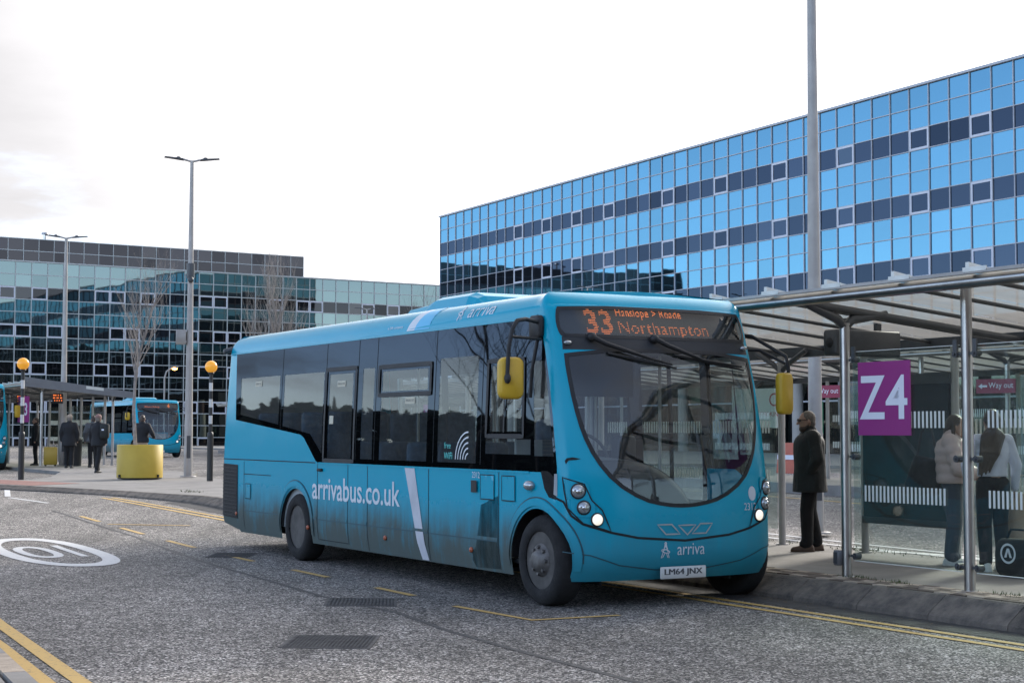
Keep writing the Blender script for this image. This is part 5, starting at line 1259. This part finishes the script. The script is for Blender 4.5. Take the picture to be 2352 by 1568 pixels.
lamp((5.0, 106, .3), 10.9, .12, .05, 'distant twin lamp post in front of the blue office', True, .4)
lamp((-12.3, 118, .3), 8.5, .12, .05, 'distant twin lamp post between tall post and bus', True, .1)
lamp((-8.6, 95, .3), 8.6, .12, .05, 'distant twin lamp post peeking over the bus roof', True, .1)
sl_ = thing('street_light', 'thin street light with lit amber lamp before the green office', 'street light', (-21.2, 98, .3))
mb = MB(); mb.tube([(0, 0, 0), (0, 0, 4.6), (.12, 0, 5.0), (.45, 0, 5.25)], .05, 8); mb.build('post', M['galv'], sl_)
mb = MB(); mb.ell((.62, 0, 5.24), (.22, .12, .08)); mb.build('lamp_head', M['dgrey'], sl_)
mb = MB(); mb.ell((.62, -.04, 5.17), (.17, .11, .10)); mb.build('bulb', pm('lit amber lamp', (.8, .4, .1), .4, emit=(1, .45, .1), estr=3.), sl_)
# ------------------------------------------------------------------ zebra crossing beacons
def beacon(loc, H, label):
    t = thing('belisha_beacon', label, 'beacon', loc, 0, 'zebra crossing beacons')
    mb = MB(); mb.cyl((0, 0, 0), (0, 0, 1.12), .075, n=18); mb.lathe([(.075, 1.12), (.07, 1.18), (.05, 1.2)], n=18); mb.build('base', M['blackpole'], t)
    hb = (H-.34-1.2)/7; z = 1.2
    for k in range(7):
        mb = MB(); mb.cyl((0, 0, z), (0, 0, z+hb-.002), .045, n=16); mb.build('band', M['blackpole'] if k % 2 == 0 else M['whitepole'], t); z += hb
    mb = MB(); mb.lathe([(.05, z), (.075, z+.02), (.075, z+.05), (.05, z+.06)], n=16); mb.build('collar', M['blackpole'], t)
    mb = MB(); mb.ell((0, 0, z+.05+.14), (.152, .152, .152), 20, 14); mb.build('globe', M['amber'], t)
    return t
beacon((-12.29, 40.36, zi), 3.05, 'zebra beacon with orange globe at the far left')
beacon((-7.40, 39.5, zi), 2.95, 'zebra beacon with orange globe just left of the bus')
# ------------------------------------------------------------------ trees
def bare_tree(name, loc, H, r, label, lean=(0, 0), seed=1, mat='bark', spread=.5, levels=4, first=.35, group=None, up=.75, nb=9):
    rnd = random.Random(seed); t = thing(name, label, 'tree', loc, 0, group)
    tr = MB(); cr = MB()
    def grow(mb, p, d, L, r0, lev):
        n = 4; path = [p]; rs = [r0]; q = p.copy(); dd = d.copy()
        for i in range(n):
            dd = (dd+Vector((rnd.gauss(0, .10), rnd.gauss(0, .10), rnd.gauss(.05, .06)))).normalized(); q = q+dd*L/n; path.append(q.copy()); rs.append(r0*(1-.72*(i+1)/n))
        mb.tube(path, rs, 5 if lev == 0 else 4 if lev == 1 else 3, cap=False)
        if lev >= levels: return
        k = nb if lev == 0 else rnd.randint(4, 6)
        for i in range(k):
            u = first+(1-first)*(i+.6)/k if lev == 0 else .25+.75*(i+.5)/k
            f = u*n; j = min(n-1, int(f)); pos = path[j].lerp(path[j+1], f-j); an = rnd.uniform(0, 2*pi)
            out_ = Vector((cos(an), sin(an), 0)); nd = (out_*spread+Vector((0, 0, up))+dd*.35).normalized()
            grow(cr, pos, nd, L*(.52-.25*u if lev == 0 else .55)*rnd.uniform(.8, 1.15), rs[j]*.55, lev+1)
    grow(tr, Vector((0, 0, 0)), Vector((lean[0], lean[1], 1)).normalized(), H, r, 0)
    tr.build('trunk', M[mat], t); cr.build('crown', M[mat], t); return t
bare_tree('bare_tree', (-9.70, 41.5, 1.22), 3.9, .055, 'slender bare birch growing out of the yellow planter', (-.10, 0), 3, spread=.42, first=.38, levels=3, nb=16)
bare_tree('bare_tree', (-10.2, 64, .4), 6.9, .10, 'bare pale birch behind the rear of the bus', (.0, 0), 8, spread=.35, first=.2, levels=3, nb=16)
bare_tree('bare_tree', (-9.0, 66, .4), 6.6, .10, 'second bare birch close to the one behind the bus', (-.03, 0), 11, spread=.35, first=.2, levels=3, nb=14)
bare_tree('bare_tree', (-6.4, 110, .3), 9, .12, 'far bare tree top peeking over the bus roof', (0, 0), 21, levels=3)
# planter
pt = thing('planter', 'round yellow planter on the island holding a bare birch', 'planter', (-9.605, 41.6, zi))
mb = MB(); mb.lathe([(.585, .03), (.585, .86), (.575, .87), (.555, .87), (.55, .80)], n=40); mb.build('tub', M['planter'], pt)
mb = MB(); mb.lathe([(.55, .78), (0, .80)], n=32); mb.build('soil', M['soil'], pt)
mb = MB(); mb.lathe([(.56, 0), (.56, .03)], n=32); mb.build('base', M['black'], pt)
for dx in (-.40, .52): mb = MB(); mb.box((dx, -math.sqrt(max(.01, .585**2-dx*dx))-.0, .075), (.09, .04, .07), rz=-dx*1.5); mb.build('lifting_slot', M['black'], pt)
# trees and low building beside the road to the left, mirrored in the bus windows
bare_tree('bare_tree', tuple(AB(33.5, -3.2, .1)), 7.0, .075, 'dark bare tree on the left verge, mirrored in the bus windows', (0, 0), 31, 'darkbark', .8, 4, .30, 'verge trees left of the road', nb=9)
bare_tree('bare_tree', tuple(AB(37.5, -4.5, .1)), 6.5, .06, 'smaller dark bare tree nearest the road on the left verge', (0, 0), 35, 'darkbark', .8, 4, .30, 'verge trees left of the road', nb=8)
bare_tree('bare_tree', tuple(AB(52, -15, .2)), 8.5, .10, 'tall dark bare tree farthest back on the left verge', (0, 0), 37, 'darkbark', .8, 4, .30, 'verge trees left of the road', nb=9)
def far_wood(name, label, path, h, n, seed):
    rnd = random.Random(seed); mb = MB()
    for _ in range(n):
        u = rnd.random()*(len(path)-1); i = int(u); p = Vector(path[i]).lerp(Vector(path[i+1]), u-i)
        hh = h*(.6+.4*noise.noise(Vector((p.x*.05, p.y*.05, seed)))+.25)
        z = rnd.random()**.8*hh; c = Vector((p.x+rnd.gauss(0, 2.5), p.y+rnd.gauss(0, 2.5), z)); s_ = rnd.uniform(.6, 1.4)
        m_ = Matrix.Rotation(rnd.uniform(0, 6.3), 3, 'Z') @ Matrix.Rotation(rnd.uniform(0, 3.1), 3, 'X')
        mb.add([c+m_ @ Vector(v) for v in ((-s_, -s_*.5, 0), (s_, -s_*.4, 0), (s_*.3, s_*.8, 0), (-s_*.8, s_*.5, .1))], [(0, 1, 2, 3)])
    return setp(mb.build(name, pm('dark evergreen', (.022, .030, .018), .9, var=.5, vscale=.8)), label, 'trees', kind='stuff')
far_wood('tree_belt', 'dark evergreen tree belt left of the road, beyond the frame', [(-45, 200), (-90, 175), (-130, 130), (-150, 70), (-125, 10), (-85, -50)], 10.5, 26000, 4)
bk = thing('office_building', 'unseen brick office block behind the photographer, added to darken reflections', 'office building', (20, -62, 0))  # out of view, added so the mirrored facades reflect something dark
mb = MB(); mb.box((0, -7, 11), (120, 14, 22)); mb.build('wall', pm('brown brick', (.10, .065, .05), .9, var=.3, vscale=2.), bk)
for i in range(6): mb = MB(); mb.box((0, .03, 2.2+i*3.6), (116, .08, 1.7)); mb.build('window_strip', M['l_vis'], bk)
far_wood('tree_belt', 'dark tree belt behind the photographer beyond the road', [(-60, -60), (0, -75), (60, -60), (110, -30)], 9, 8000, 5)
left_bus = thing('bus', 'turquoise bus with lit amber indicator cut off by the left edge', 'bus', AB(66.0, 10.95, zab(56, 11)), ROT)
build_bus(left_bus, False, '', '', '')
mb = MB(); mb.ell((9.47, .90, .62), (.03, .09, .07)); mb.build('indicator', pm('lit indicator', (.8, .35, .05), .4, emit=(1, .45, .05), estr=4.), left_bus)

# ------------------------------------------------------------------ people (local x = the way they face)
def blob(name, mb, mat, parent, voxel=.012, smooth=6):
    o = mb.build(name, mat, parent); rm = o.modifiers.new('union', 'REMESH'); rm.mode = 'VOXEL'; rm.voxel_size = voxel; rm.use_smooth_shade = True
    if smooth: s_ = o.modifiers.new('smooth', 'SMOOTH'); s_.iterations = smooth; s_.factor = .5
    return o
def person(loc, yaw, label, h=1.7, coat='coat', trouser='trouser', shoe='black', hair='short', hairmat='grey_hair', hem=.80, bulk=1., arms=None, head=(0, 0), stride=.0, hat=None, collar=True, near=False, group=None, skinmat='skin', puffy=0., lean=0., beard=False, flare=1.):
    t = thing('person', label, 'person', loc, yaw, group); k = h/1.7; vx = .011 if near else .022
    V3 = lambda x, y, z: Vector((x*k, y*k, z*k))
    R = lambda r: r*k
    feet = {1: V3(stride/2, .095, .06), -1: V3(-stride/2, -.095, .06)}
    hip = {s: V3(0, s*.085, .88) for s in (1, -1)}; knee = {s: hip[s].lerp(feet[s], .5)+V3(.025, 0, .03) for s in (1, -1)}
    LN = lambda z: lean*max(0, z-.9)
    neck = V3(LN(1.45), 0, 1.45); hc = V3(LN(1.58)+.02+head[0], 0, 1.585+head[1])
    if arms is None: arms = {1: ((.0, .255, 1.14), (.05, .25, .88)), -1: ((.0, -.255, 1.14), (.05, -.25, .88))}
    sh = {s: V3(LN(1.38), s*.175*bulk**.3, 1.385) for s in (1, -1)}
    el = {s: V3(*arms[s][0]) for s in (1, -1)}; wr = {s: V3(*arms[s][1]) for s in (1, -1)}
    hdir = Matrix.Rotation(head[0]*3, 3, 'Y')
    # --- body, one continuous surface
    b = MB()
    for s in (1, -1):
        b.cap(hip[s], knee[s], R(.075), R(.052)); b.cap(knee[s], feet[s]+V3(-.02, 0, .03), R(.05), R(.036)); b.cap(feet[s]+V3(-.04, 0, -.02), feet[s]+V3(.13, 0, -.03), R(.035), R(.026))
        b.cap(sh[s], el[s], R(.045), R(.036)); b.cap(el[s], wr[s], R(.036), R(.024))
        d = (wr[s]-el[s]).normalized(); pc = wr[s]+d*R(.05); side = Vector((0, s, 0)); fw = d.cross(side).normalized()
        b.ell(tuple(pc), (R(.036), R(.022), R(.042)))
        if near:
            for f in range(4):
                o_ = fw*R(-.028+.019*f); p0 = pc+o_+d*R(.03); l_ = R((.062, .072, .068, .054)[f]); bend = -side*R(.02)
                b.cap(p0, p0+d*l_*.5, R(.0105), R(.010), 6); b.cap(p0+d*l_*.5, p0+d*l_*.9+bend, R(.010), R(.009), 6)
            b.cap(pc-fw*R(.03), pc-fw*R(.055)+d*R(.035), R(.012), R(.010), 6)
    b.ell(tuple(V3(LN(.95), 0, .95)), (R(.11), R(.15), R(.12))); b.cap(V3(LN(1.), 0, 1.0), V3(LN(1.28), 0, 1.28), R(.115), R(.13)); b.cap(sh[1], sh[-1], R(.06), R(.06))
    b.cap(neck-V3(0, 0, .05), hc-V3(.01, 0, .05), R(.054), R(.05))
    b.ell(tuple(hc), (R(.098), R(.076), R(.118)), 16, 12); b.ell(tuple(hc+hdir @ V3(.035, 0, -.055)), (R(.062), R(.055), R(.066)))
    b.cap(hc+hdir @ V3(.09, 0, .01), hc+hdir @ V3(.118, 0, -.03), R(.010), R(.016), 8); b.ell(tuple(hc+hdir @ V3(.078, 0, .028)), (R(.022), R(.05), R(.014)))
    b.ell(tuple(hc+hdir @ V3(.088, 0, -.068)), (R(.012), R(.026), R(.010))); b.ell(tuple(hc+hdir @ V3(.072, 0, -.10)), (R(.022), R(.028), R(.018)))
    for s in (1, -1): b.ell(tuple(hc+hdir @ V3(-.005, s*.078, -.01)), (R(.020), R(.012), R(.032)))
    body = blob('body', b, M[skinmat], t, .007 if near else .016, 3)
    if near:
        e_ = MB()
        for s in (1, -1): e_.ell(tuple(hc+hdir @ V3(.087, s*.031, .006)), (R(.010), R(.014), R(.009)))
        e_.build('eyes', M['textdark'], body)
    # --- trousers
    b = MB()
    for s in (1, -1):
        b.cap(hip[s]+V3(0, 0, .03), knee[s], R(.100*flare), R(.076*flare)); b.cap(knee[s], feet[s]+V3(-.02, 0, .06), R(.076*flare), R(.066*flare)); b.cap(feet[s]+V3(-.01, 0, .045), feet[s]+V3(.015, 0, .03), R(.066*flare), R(.06*flare))
    b.ell(tuple(V3(0, 0, .93)), (R(.125), R(.165), R(.14))); blob('trousers', b, M[trouser], t, vx, 5)
    # --- shoes
    for s in (1, -1):
        b = MB(); f = feet[s]; b.cap(f+V3(-.06, 0, -.015), f+V3(.04, 0, -.015), R(.044), R(.046)); b.cap(f+V3(.03, 0, -.02), f+V3(.15, s*.01, -.03), R(.044), R(.032)); b.cap(f+V3(-.05, 0, 0), f+V3(-.03, 0, .05), R(.042), R(.045))
        b.prism([(f.x+R(x), f.y+R(y)) for x, y in ((-.105, -.035), (-.105, .035), (0, .045), (.12, .045), (.19, .015), (.19, -.015), (.12, -.045), (0, -.045))], -.0, R(.026)); blob('shoe', b, M[shoe], t, .010 if near else .016, 2)
    # --- coat or top
    b = MB(); bw = bulk
    zs = hem
    nlev = 7
    rings = []; nlev = 22
    for i in range(nlev+1):
        z = zs+(1.44-zs)*i/nlev; fl = 1+.13*max(0, (1.0-z))/.3 if hem < .9 else 1.
        sh_ = 1. if z < 1.30 else math.sqrt(max(.08, 1-((z-1.30)/.155)**2))
        waist = 1-.07*math.exp(-((z-1.08)/.09)**2) if bw < 1.2 else 1.
        rx, ry = .148*fl*bw*sh_*waist, (.182 if z < 1.1 else .182+.016*min(1, (z-1.1)/.15))*fl*bw*sh_*waist
        if puffy: q_ = 1+puffy*.35*abs(sin((z-zs)*pi/.105)); rx *= q_; ry *= q_
        fold = lambda t_: 1+.018*sin(5*t_+z*7)*(1 if hem < .95 else .5)+.012*sin(3*t_-z*19)
        rings.append([V3(LN(z)+.005+rx*cos(t_)*fold(t_), ry*sin(t_)*fold(t_), z) for t_ in [2*pi*j/24 for j in range(24)]])
    b.loft(rings)
    b.cap(sh[1]+V3(0, -.02, -.01), sh[-1]+V3(0, .02, -.01), R(.085*bw), R(.085*bw)); b.ell(tuple(V3(LN(1.38), 0, 1.38)), (R(.10*bw), R(.15), R(.10)))
    for s in (1, -1):
        ra = .066*bw
        if puffy:
            for j in range(4): u = j/3.; b.ell(tuple(sh[s].lerp(el[s], u)), (R(ra*1.22),)*3, 12, 8)
            for j in range(4): u = j/3.; b.ell(tuple(el[s].lerp(wr[s], u*.95)), (R(ra*(1.18-.25*u)),)*3, 12, 8)
        b.cap(sh[s], el[s], R(ra*1.12), R(ra)); b.cap(el[s], el[s].lerp(wr[s], .96), R(ra), R(ra*.74))
    if collar: b.cap(neck+V3(-.02, 0, -.03), neck+V3(.0, 0, .03), R(.088), R(.082)); b.cap(neck+V3(.03, 0, -.05), neck+V3(.05, 0, .0), R(.06), R(.05))
    # flat hem: trim the rounded bottom
    blob('coat' if hem < .95 else 'top', b, M[coat], t, vx, 4)
    # --- hair, beard, hat
    b = MB()
    if hair == 'short':
        b.ell(tuple(hc+hdir @ V3(-.018, 0, .03)), (R(.094), R(.082), R(.098)), 16, 10); b.ell(tuple(hc+hdir @ V3(-.05, 0, -.03)), (R(.058), R(.074), R(.075)))
    elif hair == 'long':
        b.ell(tuple(hc+hdir @ V3(-.022, 0, .022)), (R(.098), R(.088), R(.108)), 16, 10)
        for j in range(11):                              # locks fall over the back and off to one side
            u = j/10-.5; a_ = pi+u*2.3; r_ = .078
            p0 = hc+V3(r_*cos(a_), r_*sin(a_), .02); p1 = hc+V3(-.115+.05*abs(u), u*.20+.02, -.16); p2 = hc+V3(-.16, u*.17+.09, -.34); p3 = hc+V3(-.165, u*.15+.14, -.50-.07*u-.03*(j % 3))
            b.cap(p0, p1, R(.034), R(.036), 8); b.cap(p1, p2, R(.036), R(.030), 8); b.cap(p2, p3, R(.030), R(.010), 8)
    elif hair == 'back':
        b.ell(tuple(hc+hdir @ V3(-.022, 0, .024)), (R(.098), R(.087), R(.108)), 16, 10); b.cap(hc+V3(-.07, 0, .0), hc+V3(-.10, 0, -.18), R(.07), R(.05))
        for s in (1, -1): b.cap(hc+V3(-.02, s*.07, .02), hc+V3(-.03, s*.08, -.14), R(.028), R(.022))
    blob('hair', b, M[hairmat], t, .009 if near else .016, 3)
    if beard: b = MB(); b.ell(tuple(hc+hdir @ V3(.048, 0, -.095)), (R(.055), R(.062), R(.05))); b.cap(hc+V3(.0, .055, -.06), hc+V3(.04, .03, -.11), R(.022)); b.cap(hc+V3(.0, -.055, -.06), hc+V3(.04, -.03, -.11), R(.022)); blob('beard', b, M['brown_hair'], t, .009, 3)
    if hat: b = MB(); b.ell(tuple(hc+V3(-.01, 0, .055)), (R(.11), R(.095), R(.085)), 16, 10); b.cap(hc+V3(.06, -.05, .05), hc+V3(.06, .05, .05), R(.02)); blob('hat', b, M[hat], t, .014, 2)
    t['_hc'] = tuple(hc); return t, hc, hdir
def at_p(a, b, z=.2): q = AB(a, b); return (q.x, q.y, zg(q.x, q.y)+z)
pk = {1: ((-.03, .27, 1.12), (.05, .17, .95)), -1: ((-.03, -.27, 1.12), (.05, -.17, .95))}
man, hc, hd = person(at_p(15.19, 12.74), radians(182), 'grey-haired bearded man in long dark coat and glasses standing in profile', 1.68, hem=.72, bulk=1.28, arms=pk, shoe='shoebrown', near=True, beard=True, head=(.015, 0), stride=.16, flare=1.12)
g_ = MB(); y0 = .078
for s in (1, -1):
    g_.tube([hc+Vector((.105, s*.034+.026*cos(2*pi*i/14)*1., .006+.02*sin(2*pi*i/14))) for i in range(15)], .0035, 5); g_.tube([hc+Vector((.10, s*.062, .014)), hc+Vector((.0, s*.081, .010))], .0035, 5)
g_.tube([hc+Vector((.108, -.01, .01)), hc+Vector((.108, .01, .01))], .003, 5); g_.build('glasses', M['black'], man)
a1 = {1: ((.10, .27, 1.10), (.24, .12, 1.02)), -1: ((.10, -.27, 1.10), (.25, -.10, 1.04))}
w1, hc1, _ = person(at_p(12.84, 12.74), radians(-20), 'woman in dusty pink puffer jacket looking down behind the shelter post', 1.63, 'pink', 'jeans', 'shoewhite', 'back', 'brown_hair', .92, 1.22, a1, near=True, head=(.035, -.02), puffy=.22, flare=1.1)
a2 = {1: ((.10, .25, 1.12), (.24, .18, .95)), -1: ((-.02, -.255, 1.12), (.06, -.27, .87))}
w2, hc2, _ = person(at_p(12.07, 12.55), radians(97), 'long-haired woman in pale lilac top and black trousers, back to camera', 1.66, 'lilac', 'trouser', 'shoewhite', 'long', 'brown_hair', 1.0, .92, a2, near=True, collar=False, flare=1.05)
# shoulder bag of the woman in pink
bg_ = thing('tote_bag', 'large black tote bag hanging from the shoulder of the woman in pink', 'bag', at_p(13.03, 12.52, .33), radians(-20))
mb = MB(); mb.add([(-.25, -.05, .62), (.16, -.05, .62), (.20, -.05, 1.0), (-.10, -.05, 1.06), (-.25, .07, .62), (.16, .07, .62), (.20, .03, 1.0), (-.10, .03, 1.06)], [(0, 1, 2, 3), (7, 6, 5, 4), (0, 4, 5, 1), (1, 5, 6, 2), (2, 6, 7, 3), (3, 7, 4, 0)]); o = mb.build('bag_body', M['navy'], bg_); bv = o.modifiers.new('b', 'BEVEL'); bv.width = .04; bv.segments = 3
mb = MB(); mb.tube([(-.08, .0, 1.02), (-.03, .06, 1.30), (.03, .12, 1.40), (.08, .08, 1.3), (.14, .0, 1.0)], .014, 6); mb.build('strap', M['black'], bg_)
# luggage by their feet
lb = thing('shopping_bag', 'tall beige canvas bag standing at the right edge behind the glass', 'bag', at_p(12.12, 13.0), radians(30))
mb = MB(); mb.add([(-.30, -.16, 0), (.30, -.16, 0), (.30, .16, 0), (-.30, .16, 0), (-.22, -.10, .55), (.25, -.09, .52), (.24, .10, .50), (-.21, .11, .56), (-.08, -.04, .86), (.16, -.04, .80), (.15, .05, .80), (-.07, .05, .84)], [(3, 2, 1, 0), (0, 1, 5, 4), (1, 2, 6, 5), (2, 3, 7, 6), (3, 0, 4, 7), (4, 5, 9, 8), (5, 6, 10, 9), (6, 7, 11, 10), (7, 4, 8, 11), (8, 9, 10, 11)], True); o = mb.build('bag_body', M['beige'], lb); sb = o.modifiers.new('s', 'SUBSURF'); sb.levels = 2; sb.render_levels = 2
mb = MB(); mb.tube([(-.05, 0, .82), (.0, 0, .98), (.08, 0, .98), (.13, 0, .79)], .012, 6); mb.build('handle', M['beige'], lb)
kb = thing('holdall', 'black holdall with round white emblem on the platform at the right edge', 'bag', at_p(11.45, 12.25), ROT)
mb = MB(); mb.rbox((0, 0, .19), (.46, .30, .38), .12, 5, axis='x'); mb.build('bag_body', M['trouser'], kb)
mb = MB(); n = 24; mb.add([(.10*cos(2*pi*i/n), -.153, .24+.10*sin(2*pi*i/n)) for i in range(n)]+[(.078*cos(2*pi*i/n), -.153, .24+.078*sin(2*pi*i/n)) for i in range(n)], [(i, (i+1) % n, n+(i+1) % n, n+i) for i in range(n)]); mb.add([(-.05, -.153, .20), (-.02, -.153, .20), (0, -.153, .26), (.02, -.153, .20), (.05, -.153, .20), (.015, -.153, .29), (-.015, -.153, .29)], [(0, 1, 2, 6), (2, 3, 4, 5), (2, 5, 6)]); mb.build('emblem', M['signwhite'], kb)
mb = MB(); mb.tube([(-.16, 0, .36), (-.1, 0, .47), (.1, 0, .47), (.16, 0, .36)], .014, 6); mb.build('handle', M['black'], kb)
# people on the left island
G = 'people waiting on the left island'
person((-14.71, 53.5, .42), radians(95), 'waiting person in long black coat and beige hat, seen from behind', 1.76, 'navy', 'trouser', 'black', 'short', 'grey_hair', .70, 1.15, None, stride=.1, hat='beige', group=G)
person((-14.15, 54.4, .42), radians(120), 'person in grey puffer jacket half hidden behind the one in a beige hat', 1.74, 'dgrey', 'trouser', 'black', 'short', 'brown_hair', .82, 1.15, None, group=G, puffy=.15)
person((-12.19, 47.4, .42), radians(70), 'person in black walking with a dark backpack left of the planter', 1.70, 'navy', 'trouser', 'black', 'short', 'grey_hair', .78, 1.1, None, stride=.32, hat='pinkhat', group=G)
bp_ = thing('backpack', 'small dark backpack with white mark on the walking person', 'backpack', (-11.95, 47.22, .42+1.02), radians(70))
mb = MB(); mb.rbox((0, 0, .2), (.16, .30, .44), .08, 4, axis='z'); mb.build('bag_body', M['coat'], bp_); mb = MB(); mb.bx(-.083, -.079, -.03, .05, .22, .26); mb.build('mark', M['signwhite'], bp_)
a3 = {1: ((.05, .30, 1.12), (.22, .20, 1.05)), -1: ((.0, -.32, 1.14), (.20, -.30, 1.02))}
person((-11.55, 50.3, .42), radians(80), 'person in dark jacket and beige trousers behind the planter tree', 1.72, 'navy', 'beige', 'black', 'short', 'brown_hair', .86, 1.12, a3, group=G)
person((-17.0, 57.5, .42), radians(200), 'dark clad person standing deep in the left shelter beside luggage', 1.7, 'trouser', 'trouser', 'black', 'short', 'brown_hair', .7, 1.1, None, group=G)
sc_ = thing('suitcase', 'mustard yellow suitcase standing in the left shelter', 'suitcase', (-16.1, 56.2, .42), .3)
mb = MB(); mb.rbox((0, 0, .36), (.46, .26, .62), .06, 4, axis='z'); mb.build('shell', M['suitcase'], sc_)
mb = MB(); mb.tube([(-.1, .1, .66), (-.1, .1, .98), (.1, .1, .98), (.1, .1, .66)], .012, 6); mb.build('handle', M['galv'], sc_)
for x in (-.16, .16): mb = MB(); mb.cyl((x, -.02, .035), (x, .02, .035), .035, n=10); mb.build('wheel', M['black'], sc_)
bn = thing('litter_bin', 'black litter bin between the suitcase and the waiting people', 'bin', (-15.45, 56.8, .42))
mb = MB(); mb.lathe([(.26, 0), (.28, .85), (.30, .88), (.30, .98), (.12, 1.05)], n=18); mb.build('bin_body', M['black'], bn); mb = MB(); mb.bx(-.16, .16, -.31, -.27, .80, .90); mb.build('slot', M['gap'], bn)
# ------------------------------------------------------------------ things beyond the second shelter
sg = thing('entrance_sign', 'grey board lettered STATION HOUSE MAIN RECEPTION ENTRANCE B', 'sign', AB(44.3, 39.5, .42), ROT+.2)
mb = MB(); mb.box((0, 0, 2.45), (1.9, .08, 1.9)); mb.build('board', M['dgrey2'], sg)
for x in (-.8, .8): mb = MB(); mb.cyl((x, .06, 0), (x, .06, 3.3), .05); mb.build('leg', M['galv'], sg)
for tx, z0, z1, w in (('STATION HOUSE', 2.35, 2.60, .85), ('MAIN RECEPTION', 2.05, 2.2, .7), ('ENTRANCE B', 1.78, 1.93, .5)):
    v, f = fit_text(tx, -w, w, z0, z1, .01); mb = MB(); mb.add([(x, -.043, z) for x, z in v], f); mb.build('lettering', M['textdark'], sg)
nb_ = thing('notice_board', 'white notice board with red prohibition ring right of the windscreen', 'notice board', AB(31.0, 24.4, .47), ROT+.15)
mb = MB(); mb.box((0, 0, 1.75), (1.7, .05, .95)); mb.build('board', M['noticewhite'], nb_)
mb = MB(); n = 20; cx = .55; mb.add([(cx+.16*cos(2*pi*i/n), -.028, 1.95+.16*sin(2*pi*i/n)) for i in range(n)]+[(cx+.12*cos(2*pi*i/n), -.028, 1.95+.12*sin(2*pi*i/n)) for i in range(n)], [(i, (i+1) % n, n+(i+1) % n, n+i) for i in range(n)]); mb.build('ring', M['textred'], nb_)
v, f = fit_text('NO SMOKING', -.2, .78, 1.55, 1.66); mb = MB(); mb.add([(x, -.028, z) for x, z in v], f); mb.build('lettering', M['textred'], nb_)
for x in (-.7, .7): mb = MB(); mb.cyl((x, .04, 0), (x, .04, 2.2), .03); mb.build('leg', M['galv'], nb_)
gn = thing('timetable_case', 'green timetable panel on the post behind the man', 'timetable', AB(27.2, 23.0, .5), ROT+.25)
mb = MB(); mb.box((0, 0, 1.45), (.34, .04, .72)); mb.build('board', M['green'], gn); mb = MB(); mb.box((0, -.022, 1.38), (.26, .01, .36)); mb.build('sheet', M['noticewhite'], gn); mb = MB(); mb.cyl((0, .05, 0), (0, .05, 1.85), .03); mb.build('post', M['galv'], gn)
for i, (a_, b_) in enumerate(((41.5, 34.2),)):
    rb_ = thing('road_barrier', 'orange red plastic barrier left of the standing man', 'barrier', AB(a_, b_, .3), ROT)
    mb = MB(); mb.add([(-.7, -.25, 0), (.7, -.25, 0), (.7, .25, 0), (-.7, .25, 0), (-.7, -.1, 1.0), (.7, -.1, 1.0), (.7, .1, 1.0), (-.7, .1, 1.0)], [(3, 2, 1, 0), (0, 1, 5, 4), (1, 2, 6, 5), (2, 3, 7, 6), (3, 0, 4, 7), (4, 5, 6, 7)]); mb.build('barrier_body', M['redbarrier'], rb_)
    mb = MB(); mb.bx(-.68, .68, -.21, -.19, .45, .6); mb.build('reflective_band', M['signwhite'], rb_)
tm = thing('ticket_kiosk', 'green ticket kiosk seen past the woman in lilac', 'kiosk', AB(20.6, 26.4, .5), ROT)
mb = MB(); mb.rbox((0, 0, .85), (.7, .6, 1.7), .05, axis='z'); mb.build('case', M['green'], tm); mb = MB(); mb.box((0, -.305, 1.2), (.42, .02, .4)); mb.build('screen', M['blackgloss'], tm); mb = MB(); mb.box((0, -.31, .62), (.5, .02, .5)); mb.build('panel', M['noticewhite'], tm)
for i in range(1):
    bo = thing('bollard', 'slim grey bollard on the far forecourt just right of the standing man', 'bollard', AB(46.5, 41.5, .42), 0)
    mb = MB(); mb.cyl((0, 0, 0), (0, 0, 1.0), .07); mb.build('shaft', M['galv'], bo); mb = MB(); mb.lathe([(.07, 1.0), (.06, 1.03), (0, 1.04)], n=12); mb.build('cap', M['steel'], bo)
person(AB(33.5, 25.0, .5), radians(200), 'distant person in pale top seated stop side behind the Z4 post', 1.65, 'lilac', 'jeans', 'black', 'short', 'brown_hair', 1.0, 1., None)
